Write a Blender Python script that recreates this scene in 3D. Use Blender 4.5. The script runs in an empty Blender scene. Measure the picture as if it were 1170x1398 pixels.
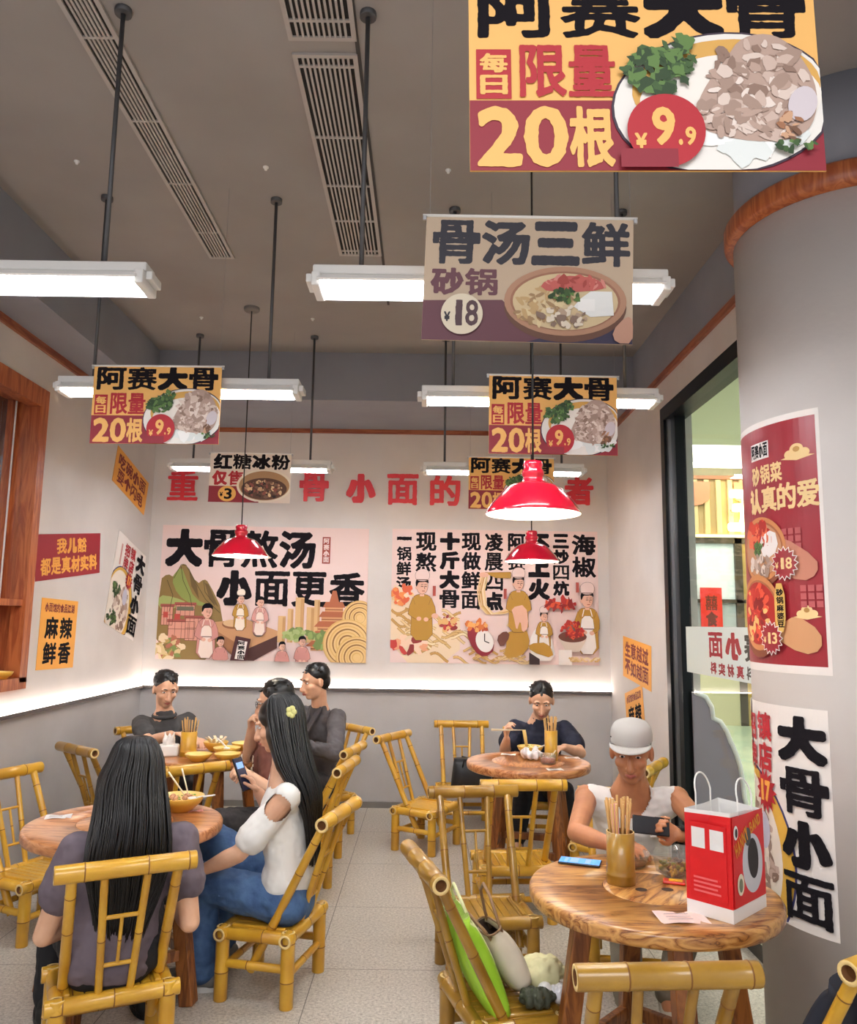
import bpy, bmesh, math, random
import numpy as np
from mathutils import Vector, Matrix, Euler, noise
from mathutils.geometry import tessellate_polygon
V = Vector
SC = bpy.context.scene
COL = SC.collection
PI = math.pi

# ---------------------------------------------------------------- camera, world, exposure
def cam_axes(yaw=.0007, pitch=.1393, roll=.0139):
    cy, sy, cp, sp = math.cos(yaw), math.sin(yaw), math.cos(pitch), math.sin(pitch)
    f = V((sy*cp, cy*cp, sp)); r = V((cy, -sy, 0)); u = r.cross(f)
    return r*math.cos(roll)+u*math.sin(roll), -r*math.sin(roll)+u*math.cos(roll), f
cr, cu, cf = cam_axes()
cd = bpy.data.cameras.new('camera'); cam = bpy.data.objects.new('camera', cd); COL.objects.link(cam)
cd.sensor_fit = 'HORIZONTAL'; cd.sensor_width = 36; cd.lens = 36*1080/1170; cd.clip_start = .05; cd.clip_end = 100
M = Matrix((cr, cu, -cf)).transposed().to_4x4(); M.translation = V((0, 0, 1.6)); cam.matrix_world = M
SC.camera = cam
w = bpy.data.worlds.new('world'); SC.world = w; w.use_nodes = True
w.node_tree.nodes['Background'].inputs[0].default_value = (.86, .90, 1, 1)
w.node_tree.nodes['Background'].inputs[1].default_value = .38
SC.view_settings.view_transform = 'Standard'; SC.view_settings.look = 'None'
SC.view_settings.gamma = 1; SC.view_settings.exposure = 1.36; SC.view_settings.use_curve_mapping = False
try:
    SC.cycles.use_denoising = True; SC.cycles.max_bounces = 8; SC.cycles.sample_clamp_indirect = 6
    SC.cycles.caustics_reflective = False; SC.cycles.caustics_refractive = False
except Exception: pass
TUBE_STRENGTH, LED_STRENGTH, BULB_STRENGTH = 17, 10, 30
def area(name, loc, size, energy, color=(1, .97, .92), rot=(0, 0, 0), sy=None):
    d = bpy.data.lights.new(name, 'AREA'); d.energy = energy; d.color = color; d.size = size
    if sy: d.shape = 'RECTANGLE'; d.size_y = sy
    o = bpy.data.objects.new(name, d); o.location = loc; o.rotation_euler = rot; COL.objects.link(o); return o
# the mall hall outside: unseen area lamps stand in for its light
area('corridor_light', (4.4, 6.5, 4.5), 2.5, 100, (1, .98, .92), sy=6)
area('corridor_ceiling_fill', (4.6, 11.0, 3.9), 3.5, 90, (1, .99, .93), (PI, 0, 0), 2.0)  # added up-facing fill that brightens the corridor ceiling
area('hall_fill_light', (-.2, -1.6, 3.7), 3.0, 70, (.98, .98, 1), sy=2.5)  # unseen fill behind the camera in place of mall light, lifts the pillar

# ---------------------------------------------------------------- materials
def lin(h):
    h = h.lstrip('#'); c = [int(h[i:i+2], 16)/255 for i in (0, 2, 4)]
    return tuple((x/12.92 if x <= .04045 else ((x+.055)/1.055)**2.4) for x in c) + (1,)
_M = {}
def mat(name, col, rough=.6, metal=0, emit=0, spec=.5, col2=None, scale=8, stretch=None, bump=0, bscale=None, trans=0, alpha=1, detail=4, contrast=(.35, .65), coat=0, sheen=0):
    if name in _M: return _M[name]
    m = bpy.data.materials.new(name); m.use_nodes = True; _M[name] = m
    nt = m.node_tree; b = nt.nodes['Principled BSDF']
    c = lin(col) if isinstance(col, str) else col
    b.inputs['Base Color'].default_value = c; b.inputs['Roughness'].default_value = rough; b.inputs['Metallic'].default_value = metal
    b.inputs['Specular IOR Level'].default_value = spec; b.inputs['Transmission Weight'].default_value = trans; b.inputs['Alpha'].default_value = alpha
    b.inputs['Coat Weight'].default_value = coat; b.inputs['Sheen Weight'].default_value = sheen
    if emit: b.inputs['Emission Color'].default_value = c; b.inputs['Emission Strength'].default_value = emit
    if col2 or bump:
        tc = nt.nodes.new('ShaderNodeTexCoord'); mp = nt.nodes.new('ShaderNodeMapping'); nt.links.new(tc.outputs['Object'], mp.inputs[0])
        if stretch: mp.inputs['Scale'].default_value = stretch
        if col2:
            n = nt.nodes.new('ShaderNodeTexNoise'); n.inputs['Scale'].default_value = scale; n.inputs['Detail'].default_value = detail
            nt.links.new(mp.outputs[0], n.inputs['Vector'])
            r = nt.nodes.new('ShaderNodeValToRGB'); r.color_ramp.elements[0].position, r.color_ramp.elements[1].position = contrast
            r.color_ramp.elements[0].color = c; r.color_ramp.elements[1].color = lin(col2)
            nt.links.new(n.outputs['Fac'], r.inputs[0]); nt.links.new(r.outputs[0], b.inputs['Base Color'])
        if bump:
            n2 = nt.nodes.new('ShaderNodeTexNoise'); n2.inputs['Scale'].default_value = bscale or scale; n2.inputs['Detail'].default_value = 3
            nt.links.new(mp.outputs[0], n2.inputs['Vector'])
            bp = nt.nodes.new('ShaderNodeBump'); bp.inputs['Strength'].default_value = bump; bp.inputs['Distance'].default_value = .01
            nt.links.new(n2.outputs['Fac'], bp.inputs['Height']); nt.links.new(bp.outputs[0], b.inputs['Normal'])
    return m
def wood_mat(name, c1, c2, scale=3, stretch=(1, 9, 9), rough=.35, coat=.3, c3=None):
    if name in _M: return _M[name]
    m = bpy.data.materials.new(name); m.use_nodes = True; _M[name] = m; nt = m.node_tree; b = nt.nodes['Principled BSDF']
    tc = nt.nodes.new('ShaderNodeTexCoord'); mp = nt.nodes.new('ShaderNodeMapping'); mp.inputs['Scale'].default_value = stretch
    nt.links.new(tc.outputs['Object'], mp.inputs[0])
    n = nt.nodes.new('ShaderNodeTexNoise'); n.inputs['Scale'].default_value = scale; n.inputs['Detail'].default_value = 6; n.inputs['Distortion'].default_value = 1.2
    nt.links.new(mp.outputs[0], n.inputs['Vector'])
    mu = nt.nodes.new('ShaderNodeMath'); mu.operation = 'MULTIPLY'; mu.inputs[1].default_value = 7; nt.links.new(n.outputs['Fac'], mu.inputs[0])
    fr = nt.nodes.new('ShaderNodeMath'); fr.operation = 'PINGPONG'; fr.inputs[1].default_value = 1; nt.links.new(mu.outputs[0], fr.inputs[0])
    r = nt.nodes.new('ShaderNodeValToRGB'); r.color_ramp.elements[0].position, r.color_ramp.elements[1].position = .1, .9
    r.color_ramp.elements[0].color = lin(c1); r.color_ramp.elements[1].color = lin(c2)
    if c3: e = r.color_ramp.elements.new(.03); e.color = lin(c3)
    nt.links.new(fr.outputs[0], r.inputs[0]); nt.links.new(r.outputs[0], b.inputs['Base Color'])
    b.inputs['Roughness'].default_value = rough; b.inputs['Coat Weight'].default_value = coat; b.inputs['Coat Roughness'].default_value = .25
    return m
def floor_mat():
    m = bpy.data.materials.new('granite_tile'); m.use_nodes = True; nt = m.node_tree; b = nt.nodes['Principled BSDF']; L = nt.links.new
    tc = nt.nodes.new('ShaderNodeTexCoord'); sx = nt.nodes.new('ShaderNodeSeparateXYZ'); L(tc.outputs['Object'], sx.inputs[0])
    def joint(out, off, t):
        a = nt.nodes.new('ShaderNodeMath'); a.operation = 'ADD'; a.inputs[1].default_value = -off + 40*t; L(out, a.inputs[0])
        d = nt.nodes.new('ShaderNodeMath'); d.operation = 'PINGPONG'; d.inputs[1].default_value = t/2; L(a.outputs[0], d.inputs[0])
        c = nt.nodes.new('ShaderNodeMath'); c.operation = 'LESS_THAN'; c.inputs[1].default_value = .0022; L(d.outputs[0], c.inputs[0]); return c
    jx, jy = joint(sx.outputs[0], -.491, .812), joint(sx.outputs[1], 6.377, .812)
    mx = nt.nodes.new('ShaderNodeMath'); mx.operation = 'MAXIMUM'; L(jx.outputs[0], mx.inputs[0]); L(jy.outputs[0], mx.inputs[1])
    n = nt.nodes.new('ShaderNodeTexNoise'); n.inputs['Scale'].default_value = 75; n.inputs['Detail'].default_value = 5; n.inputs['Roughness'].default_value = .8; L(tc.outputs['Object'], n.inputs['Vector'])
    r = nt.nodes.new('ShaderNodeValToRGB'); e = r.color_ramp.elements; e[0].position = .33; e[0].color = lin('#8d867b'); e[1].position = .62; e[1].color = lin('#dcd4c8')
    x = e.new(.47); x.color = lin('#bdb5a9'); L(n.outputs['Fac'], r.inputs[0])
    n2 = nt.nodes.new('ShaderNodeTexNoise'); n2.inputs['Scale'].default_value = 1.3; L(tc.outputs['Object'], n2.inputs['Vector'])
    mg = nt.nodes.new('ShaderNodeMix'); mg.data_type = 'RGBA'; mg.blend_type = 'MULTIPLY'; mg.inputs[0].default_value = .18; L(r.outputs[0], mg.inputs[6]); L(n2.outputs['Fac'], mg.inputs[7])
    mj = nt.nodes.new('ShaderNodeMix'); mj.data_type = 'RGBA'; L(mx.outputs[0], mj.inputs[0]); L(mg.outputs[2], mj.inputs[6]); mj.inputs[7].default_value = lin('#6f6a62')
    L(mj.outputs[2], b.inputs['Base Color']); b.inputs['Roughness'].default_value = .42
    return m
PLASTER = mat('grey_plaster', '#dcd6d1', .75, col2='#d1cac5', scale=1.6, detail=6, bump=.05, bscale=40)
PLASTER_SHADED = mat('grey_plaster_shaded', '#bdbab9', .6, col2='#b1aead', scale=1.6, detail=6, bump=.05, bscale=40)  # same plaster below the LED ledge, its shade put into the colour
DARK_PAINT = mat('dark_grey_paint', '#93959d', .8, col2='#8b8d95', scale=2)
CEIL = mat('ceiling_paint', '#a29d98', .8, col2='#98928d', scale=1.2)
WOODTRIM = wood_mat('reddish_wood', '#9c4c26', '#bf6d3c', 2, (8, 8, 1), .4)
TRIMCAP = wood_mat('trim_wood', '#8a4326', '#a9613c', 2, (1, 1, 8), .45)
BLACKMETAL = mat('black_frame_metal', '#15171a', .3, .6)
BAMBOO = mat('bamboo_skin', '#d9a832', .3, col2='#b37c1c', scale=5, detail=5, contrast=(.3, .75), coat=.35)
BAMBOO_D = mat('bamboo_skin_dark', '#b58a2e', .3, col2='#7a5216', scale=5, detail=5, contrast=(.3, .75), coat=.4)
BNODE = mat('bamboo_node', '#7a4c16', .5); BEND = mat('bamboo_cut_end', '#e6c886', .6); BHOLE = mat('bamboo_hollow', '#6b4116', .8)
TABLEWOOD_R = wood_mat('table_wood_red', '#a3602f', '#cb8c58', 3.4, (1, 6, 6), .3, .45, '#84471f')
TABLEWOOD = wood_mat('table_wood', '#9a5f28', '#cf9a56', 3.6, (1, 6, 6), .3, .45, '#6b3d18')
LEGWOOD = wood_mat('leg_wood', '#6e3c18', '#9c5f2a', 3, (7, 7, 1), .4, .2)
BLACK = mat('matte_black', '#121212', .6); INK = mat('ink_black', '#1f1c20', .95, spec=.1); WHITE = mat('white_plastic', '#f0eee9', .45)
STEEL = mat('steel', '#b9bbbd', .3, .9); ROD = mat('rod_grey', '#5a5a5c', .5, .5)
SKIN = mat('skin', '#dcae8e', .5, col2='#d3a081', scale=14); SKIN_T = mat('skin_tanned', '#bd8058', .5, col2='#b07350', scale=14)
HAIR = mat('black_hair', '#070606', .36, col2='#0f0b0a', scale=30, stretch=(6, 6, .5))
def glass(name, tint='#ffffff', mixf=.88, rough=0.02, milk=0):
    if name in _M: return _M[name]
    m = bpy.data.materials.new(name); m.use_nodes = True; _M[name] = m; nt = m.node_tree; nt.nodes.remove(nt.nodes['Principled BSDF'])
    t = nt.nodes.new('ShaderNodeBsdfTransparent'); t.inputs[0].default_value = lin(tint); g = nt.nodes.new('ShaderNodeBsdfGlossy'); g.inputs['Roughness'].default_value = rough
    x = nt.nodes.new('ShaderNodeMixShader'); x.inputs[0].default_value = 1-mixf; nt.links.new(t.outputs[0], x.inputs[1]); nt.links.new(g.outputs[0], x.inputs[2])
    if milk:
        dfu = nt.nodes.new('ShaderNodeBsdfDiffuse'); dfu.inputs[0].default_value = lin('#f2f2ee'); y = nt.nodes.new('ShaderNodeMixShader'); y.inputs[0].default_value = milk; nt.links.new(x.outputs[0], y.inputs[1]); nt.links.new(dfu.outputs[0], y.inputs[2]); x = y
    nt.links.new(x.outputs[0], nt.nodes['Material Output'].inputs[0]); return m

# ---------------------------------------------------------------- mesh helpers
class MB:
    """collects shapes and links them as ONE mesh object"""
    def __init__(s): s.v, s.f, s.m, s.mats, s.sm = [], [], [], [], []
    def mi(s, m):
        if m not in s.mats: s.mats.append(m)
        return s.mats.index(m)
    def add(s, vs, fs, m, smooth=False):
        o = len(s.v); s.v += [tuple(v) for v in vs]; k = s.mi(m)
        for f in fs: s.f.append([i+o for i in f]); s.m.append(k); s.sm.append(smooth)
        return s
    def box(s, c, d, m, rot=None, bev=0):
        bm = bmesh.new(); bmesh.ops.create_cube(bm, size=1)
        bmesh.ops.scale(bm, vec=d, verts=bm.verts)
        if bev: bmesh.ops.bevel(bm, geom=list(bm.edges), offset=bev, segments=2, affect='EDGES', profile=.5)
        T = Matrix.Translation(c) @ (rot.to_4x4() if rot else Matrix.Identity(4))
        vs = [T @ v.co for v in bm.verts]; bm.verts.index_update(); fs = [[v.index for v in f.verts] for f in bm.faces]; bm.free()
        return s.add(vs, fs, m)
    def b2(s, a, b, m, bev=0):
        a, b = V(a), V(b); return s.box((a+b)/2, [abs(x) for x in (b-a)], m, None, bev)
    def bar(s, p0, p1, wd, th, m, up=(0, 0, 1), bev=.004, wd1=None):
        p0, p1 = V(p0), V(p1); d = p1-p0; L = d.length; d.normalize(); x = d.cross(V(up))
        if x.length < 1e-3: x = d.cross(V((0, 1, 0)))
        x.normalize(); y = x.cross(d); R = Matrix((x, d, y)).transposed()
        return s.box((p0+p1)/2, (wd, L, th), m, R, bev)
    def rings(s, rs, m, cap0=True, cap1=True, smooth=True, mats=None):
        """rs: list of rings (equal vertex counts)"""
        o = len(s.v); n = len(rs[0]); k = s.mi(m)
        for r in rs: s.v += [tuple(v) for v in r]
        for i in range(len(rs)-1):
            kk = s.mi(mats[i]) if mats and mats[i] else k
            for j in range(n):
                a, b = o+i*n+j, o+i*n+(j+1) % n; s.f.append([a, b, b+n, a+n]); s.m.append(kk); s.sm.append(smooth)
        if cap0: s.f.append([o+j for j in range(n)][::-1]); s.m.append(k); s.sm.append(False)
        if cap1: s.f.append([o+(len(rs)-1)*n+j for j in range(n)]); s.m.append(k); s.sm.append(False)
        return s
    def tube(s, pts, r, m, n=10, caps=True):
        pts = [V(p) for p in pts]; rr = r if isinstance(r, (list, tuple)) else [r]*len(pts); rs = []; prev = None
        for i, p in enumerate(pts):
            d = (pts[min(i+1, len(pts)-1)]-pts[max(i-1, 0)]).normalized()
            x = prev - d*prev.dot(d) if prev else d.orthogonal()
            x.normalize(); prev = x; y = d.cross(x)
            rs.append([p+(x*math.cos(2*PI*j/n)+y*math.sin(2*PI*j/n))*rr[i] for j in range(n)])
        return s.rings(rs, m, caps, caps)
    def lathe(s, prof, m, n=32, c=(0, 0, 0), caps=(False, False), mats=None, smooth=True):
        rs = [[V(c)+V((r*math.cos(2*PI*j/n), r*math.sin(2*PI*j/n), z)) for j in range(n)] for r, z in prof]
        return s.rings(rs, m, caps[0], caps[1], smooth, mats)
    def ball(s, c, r, m, n=12, rot=None):
        r = r if isinstance(r, (list, tuple)) else (r, r, r); rs = []
        for i in range(1, n):
            a = PI*i/n; rs.append([(math.sin(a)*math.cos(2*PI*j/(2*n)), math.sin(a)*math.sin(2*PI*j/(2*n)), -math.cos(a)) for j in range(2*n)])
        f = lambda q: V(c)+((rot @ V((q[0]*r[0], q[1]*r[1], q[2]*r[2]))) if rot else V((q[0]*r[0], q[1]*r[1], q[2]*r[2])))
        return s.rings([[f(q) for q in ring] for ring in rs], m, True, True)
    def poly(s, pts, m):
        pts = [V(p) for p in pts]; tr = tessellate_polygon([pts]); return s.add(pts, [list(t) for t in tr], m)
    def prism(s, pts, off, m, side=None):
        """outline PTS extruded by OFF"""
        pts = [V(p) for p in pts]; off = V(off); n = len(pts); tr = [list(t) for t in tessellate_polygon([pts])]
        s.add(pts, tr, m); s.add([p+off for p in pts], [t[::-1] for t in tr], m)
        return s.add(pts+[p+off for p in pts], [[i, (i+1) % n, n+(i+1) % n, n+i] for i in range(n)], side or m)
    def ecap(s, p0, p1, a0, b0, a1, b1, w, m, n=20):
        """rounded elliptical limb from p0 (half width a0, half depth b0) to p1; w = width direction"""
        p0, p1, w = V(p0), V(p1), V(w); d = (p1-p0).normalized(); x = (w-d*w.dot(d))
        if x.length < 1e-4: x = d.orthogonal()
        x.normalize(); y = d.cross(x); rs = []
        def ring(c, a, b): return [c+x*a*math.cos(2*PI*j/n)+y*b*math.sin(2*PI*j/n) for j in range(n)]
        for k in range(1, 6):
            t = PI/2*k/5; q = math.sin(t); rs.append(ring(p0-d*min(a0, b0)*math.cos(t), a0*q, b0*q))
        for k in range(1, 6):
            t = PI/2*(5-k)/5 if k > 1 else PI/2
            q = math.sin(t) if k < 5 else .08; rs.append(ring(p1+d*min(a1, b1)*math.cos(t), a1*q, b1*q))
        return s.rings(rs, m)
    def cap(s, p0, p1, r0, r1, m, n=14): return s.ecap(p0, p1, r0, r0, r1, r1, (.3, .5, .7), m, n)
    def mesh(s, name):
        me = bpy.data.meshes.new(name); me.from_pydata(s.v, [], s.f)
        for m in s.mats: me.materials.append(m)
        me.polygons.foreach_set('material_index', s.m); me.polygons.foreach_set('use_smooth', s.sm); me.update()
        return me
    def build(s, name, parent=None, loc=None):
        o = bpy.data.objects.new(name, s.mesh(name)); COL.objects.link(o); o.parent = parent
        if loc: o.location = loc
        return o
def tag(o, label=None, cat=None, group=None, kind=None):
    for k, v in (('label', label), ('category', cat), ('group', group), ('kind', kind)):
        if v: o[k] = v
    return o
def thing(name, label, cat, loc=(0, 0, 0), rz=0, group=None):
    o = bpy.data.objects.new(name, None); COL.objects.link(o); o.location = loc; o.rotation_euler = (0, 0, rz); o.empty_display_size = .05
    return tag(o, label, cat, group)
def struct(name, mb, parent=None):
    o = mb.build(name, parent)
    if not parent: o['kind'] = 'structure'
    return o
KIDS = {}
def dup(root, loc, rz, label, group=None, swap=None):
    r = root.copy(); COL.objects.link(r); r.location = loc; r.rotation_euler = (0, 0, rz); r['label'] = label
    if group: r['group'] = group
    for ch in [o for o in COL.objects if o.parent == root]:
        c = ch.copy(); COL.objects.link(c); c.parent = r
        if swap: c.data = swap.get(ch.data.name, ch.data)
        for g in [o for o in COL.objects if o.parent == ch]:
            d = g.copy(); COL.objects.link(d); d.parent = c
    return r
def remesh(mb, name, parent, voxel=.006, smooth=6, m=None, fold=0, fsize=.05, origin=None):
    """melts the collected limbs into one continuous skin"""
    tmp = bpy.data.objects.new('tmp', mb.mesh('tmp')); COL.objects.link(tmp)
    k = tmp.modifiers.new('r', 'REMESH'); k.mode = 'VOXEL'; k.voxel_size = voxel
    k = tmp.modifiers.new('s', 'SMOOTH'); k.iterations = smooth; k.factor = .5
    bpy.context.view_layer.update()
    me = bpy.data.meshes.new_from_object(tmp.evaluated_get(bpy.context.evaluated_depsgraph_get()))
    bpy.data.objects.remove(tmp)
    if fold:
        for v, nn in [(v, v.normal.copy()) for v in me.vertices]:
            p = v.co/fsize; q = noise.noise(V((p.x, p.y, p.z*.8)))+.5*noise.noise(p*2.3)
            v.co += nn*fold*(q-abs(q)*.4)
    me.name = name; me.materials.clear(); me.materials.append(m or mb.mats[0])
    me.polygons.foreach_set('use_smooth', [True]*len(me.polygons)); me.polygons.foreach_set('material_index', [0]*len(me.polygons)); me.update()
    o = bpy.data.objects.new(name, me); COL.objects.link(o); o.parent = parent
    if parent is not None and parent.type == 'EMPTY':
        bpy.context.view_layer.update(); o.matrix_parent_inverse = parent.matrix_world.inverted()
    return o

# ---------------------------------------------------------------- lettering and prints
TXT = ''.join(sorted(set('阿赛大骨每日限量20根￥9.9骨汤三鲜砂锅18红糖冰粉仅售3重骨小面的者大骨熬汤小面更香海椒三炒四炕不上火凌晨四点现做鲜面十斤大骨现熬一锅鲜汤菜认真的爱13麻婆豆腐镇店招牌7生意越过不如吃碗小面耍个闪电我儿豁都是真材实料馆食品江湖麻辣五自助小料HANYBD囍')))
GL = {}
def brush_glyph(vs, fs, a, b, c, d, ch, N=58):
    """thickens a glyph into a heavy brush letter: distance field, rough threshold, marching squares"""
    P = np.array(vs); ec = {}
    for f in fs:
        for i in range(len(f)):
            k = (f[i], f[(i+1) % len(f)]); q = (min(k), max(k)); ec[q] = ec.get(q, 0)+1
    E = np.array([q for q, n in ec.items() if n == 1]); A, B = P[E[:, 0]], P[E[:, 1]]
    pad = .07; h = (d-c+2*pad)/N; nx = int(math.ceil((b-a+2*pad)/h))+1
    gx, gy = np.meshgrid(a-pad+h*np.arange(nx), c-pad+h*np.arange(N+1)); G = np.stack([gx.ravel(), gy.ravel()], 1)
    D = np.full(len(G), 9.0); AB = B-A; L = (AB**2).sum(1)+1e-12; odd = np.zeros(len(G), int)
    for i in range(len(A)):
        t = np.clip(((G-A[i]) @ AB[i])/L[i], 0, 1); r = G-A[i]-t[:, None]*AB[i]; D = np.minimum(D, (r**2).sum(1))
        cr_ = (A[i][1] > G[:, 1]) != (B[i][1] > G[:, 1])
        if AB[i][1] != 0: odd += cr_ & (G[:, 0] < A[i][0]+(G[:, 1]-A[i][1])*AB[i][0]/AB[i][1])
    D = np.sqrt(D); D[odd % 2 == 1] *= -1
    nz = np.array([noise.noise(V((x*7, y*7, ord(ch) % 97)))+.6*noise.noise(V((x*19, y*19, ord(ch) % 89))) for x, y in G])
    tot = (d-c)*(b-a); t = .098
    while t > .008 and (D < t).sum()*h*h/tot > .77: t -= .004
    F = (D-t+.011*nz).reshape(gx.shape); ov, of = [], []
    def put(p):
        of.append(list(range(len(ov), len(ov)+len(p)))); ov.extend(p)
    X, Y = gx[0], gy[:, 0]
    for j in range(N):
        run = None
        for i in range(nx):
            q = [(i, j), (i+1, j), (i+1, j+1), (i, j+1)] if i < nx-1 else None
            ins = [F[y, x] < 0 for x, y in q] if q else [0]*4
            if all(ins):
                if run is None: run = i
                continue
            if run is not None: put([(X[run], Y[j]), (X[i], Y[j]), (X[i], Y[j+1]), (X[run], Y[j+1])]); run = None
            if any(ins):
                pg = []
                for k in range(4):
                    (x0, y0), (x1, y1) = q[k], q[(k+1) % 4]; f0, f1 = F[y0, x0], F[y1, x1]
                    if f0 < 0: pg.append((X[x0], Y[y0]))
                    if (f0 < 0) != (f1 < 0): s = f0/(f0-f1); pg.append((X[x0]+s*(X[x1]-X[x0]), Y[y0]+s*(Y[y1]-Y[y0])))
                if len(pg) > 2: put(pg)
    idx, mp, uv = {}, [], []
    for p in ov:
        k = (round(p[0], 4), round(p[1], 4))
        if k not in idx: idx[k] = len(uv); uv.append((float(p[0]), float(p[1])))
        mp.append(idx[k])
    out = []
    for f in of:
        g = []
        for i in f:
            if mp[i] not in g: g.append(mp[i])
        if len(g) > 2: out.append(g)
    return uv, out
def load_glyphs(chars):
    d = bpy.data.curves.new('glyph', 'FONT'); d.resolution_u = 3
    o = bpy.data.objects.new('glyph', d); COL.objects.link(o)
    for ch in chars:
        d.body = ch; bpy.context.view_layer.update()
        e = o.evaluated_get(bpy.context.evaluated_depsgraph_get()); me = e.to_mesh()
        vs = [(v.co.x, v.co.y) for v in me.vertices]; fs = [list(p.vertices) for p in me.polygons]; e.to_mesh_clear()
        if vs:
            x, y = [q[0] for q in vs], [q[1] for q in vs]
            vs, fs = brush_glyph(vs, fs, min(x), max(x), min(y), max(y), ch)
            x, y = [q[0] for q in vs], [q[1] for q in vs]; GL[ch] = (vs, fs, min(x), max(x), min(y), max(y))
    bpy.data.objects.remove(o); bpy.data.curves.remove(d)
load_glyphs(TXT)
class Print:
    """flat printed sheet; shapes are given in sheet coordinates x0..x1 (right), y0..y1 (down)"""
    def __init__(s, w, h, box, base, th=.003, seed=1):
        s.w, s.h, s.bx, s.base, s.th = w, h, box, base, th; s.P = []; s.rnd = random.Random(seed); s.lay = 1
    def uv(s, x, y):
        x0, y0, x1, y1 = s.bx; return ((x-x0)/(x1-x0)-.5)*s.w, (.5-(y-y0)/(y1-y0))*s.h
    def up(s): s.lay = math.ceil(s.lay)+1; return s
    def put(s, q, fs, m): s.lay += .03; s.P.append((q, fs, m, s.lay)); return s
    def clip(s, p):
        e = .0005; return (max(-s.w/2+e, min(s.w/2-e, p[0])), max(-s.h/2+e, min(s.h/2-e, p[1])))
    def poly(s, pts, m, smooth=0):
        if smooth: pts = chaikin(pts, smooth)
        q = [s.clip(s.uv(*p)) for p in pts]
        tr = tessellate_polygon([[V((a, b, 0)) for a, b in q]]); return s.put(q, [list(t) for t in tr], m)
    def opoly(s, pts, m, smooth=0, o=2.2, om=None):
        cx, cy = sum(p[0] for p in pts)/len(pts), sum(p[1] for p in pts)/len(pts); q = []
        for x, y in pts:
            l = math.hypot(x-cx, y-cy) or 1; q.append((x+(x-cx)/l*o, y+(y-cy)/l*o))
        return s.poly(q, om or OUTL, smooth).poly(pts, m, smooth)
    def rect(s, x0, y0, x1, y1, m): return s.poly([(x0, y0), (x1, y0), (x1, y1), (x0, y1)], m)
    def ell(s, cx, cy, rx, ry, m, n=32, rot=0, jit=0):
        c, q = math.cos(rot), math.sin(rot); pts = []
        for i in range(n):
            a = 2*PI*i/n; k = 1+jit*(s.rnd.random()-.5); x, y = rx*k*math.cos(a), ry*k*math.sin(a); pts.append((cx+x*c-y*q, cy+x*q+y*c))
        return s.poly(pts, m)
    def star(s, cx, cy, r0, r1, m, n=16, sy=1): return s.poly([(cx+(r0 if i % 2 else r1)*math.cos(PI*i/n), cy+sy*(r0 if i % 2 else r1)*math.sin(PI*i/n)) for i in range(2*n)], m)
    def line(s, pts, wd, m):
        for (a, b), (c, d) in zip(pts, pts[1:]):
            l = math.hypot(c-a, d-b) or 1; nx, ny = -(d-b)/l*wd/2, (c-a)/l*wd/2
            s.poly([(a+nx, b+ny), (c+nx, d+ny), (c-nx, d-ny), (a-nx, b-ny)], m)
        return s
    def char(s, ch, x0, y0, x1, y1, m, rot=0, wob=.0, em=False):
        """the character CH stretched to fill the cell"""
        if ch not in GL: return s
        vs, fs, a, b, c, d = GL[ch]
        if em: a, b, c, d = (0.0, 1.0, -.12, .88) if ord(ch) > 255 else (a, b, -.02, .75)
        q = []; cx, cy = (x0+x1)/2, (y0+y1)/2; ct, st = math.cos(rot), math.sin(rot)
        for x, y in vs:
            px = x0+(x-a)/(b-a)*(x1-x0); py = y1-(y-c)/(d-c)*(y1-y0)
            px, py = px-cx, py-cy; q.append(s.clip(s.uv(cx+px*ct-py*st, cy+px*st+py*ct)))
        return s.put(q, fs, m)
    def text(s, t, x0, y0, x1, y1, m, gap=.06, wob=.03, vert=False, rot=0, flat=('一', '三', '.')):
        n = len(t)
        for i, ch in enumerate(t):
            if vert: d = (y1-y0)/n; a, b, c, e = x0, y0+d*(i+gap/2), x1, y0+d*(i+1-gap/2)
            else: d = (x1-x0)/n; a, b, c, e = x0+d*(i+gap/2), y0, x0+d*(i+1-gap/2), y1
            if ch == '一': h = (e-b)*.36; b += h; e -= h
            if ch == '1': h = (c-a)*.27; a += h; c -= h*.6
            s.char(ch, a, b, c, e, m, rot, wob)
        return s
    def blobs(s, n, cx, cy, rx, ry, mats, r0, r1, asp=1.8, jit=.5):
        for i in range(n):
            a, k = s.rnd.random()*2*PI, math.sqrt(s.rnd.random()); r = r0+(r1-r0)*s.rnd.random()
            s.ell(cx+rx*k*math.cos(a), cy+ry*k*math.sin(a), r, r/(1+(asp-1)*s.rnd.random()), s.rnd.choice(mats), 9, s.rnd.random()*PI, jit)
        s.lay = math.ceil(s.lay); return s
    def build(s, name, fr, parent=None, bend=None, step=.00035, back=None):
        """fr = (centre, right, up); bend = function (u, v, out) -> point for curved walls"""
        bm = bmesh.new(); mats = [s.base]
        def mi(m):
            if m not in mats: mats.append(m)
            return mats.index(m)
        w, h, t = s.w/2, s.h/2, s.th
        if back: step, t = -step, -t
        vs = [bm.verts.new((x, y, z)) for z in (0, -t) for x, y in ((-w, -h), (w, -h), (w, h), (-w, h))]
        for f in ((0, 1, 2, 3), (7, 6, 5, 4), (0, 4, 5, 1), (1, 5, 6, 2), (2, 6, 7, 3), (3, 7, 4, 0)): bm.faces.new([vs[i] for i in f])
        for q, fs, m, lay in s.P:
            k = mi(m); vv = [bm.verts.new((x, y, lay*step)) for x, y in q]
            for f in fs:
                try:
                    g = bm.faces.new([vv[i] for i in f]); g.material_index = k
                except ValueError: pass
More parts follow.
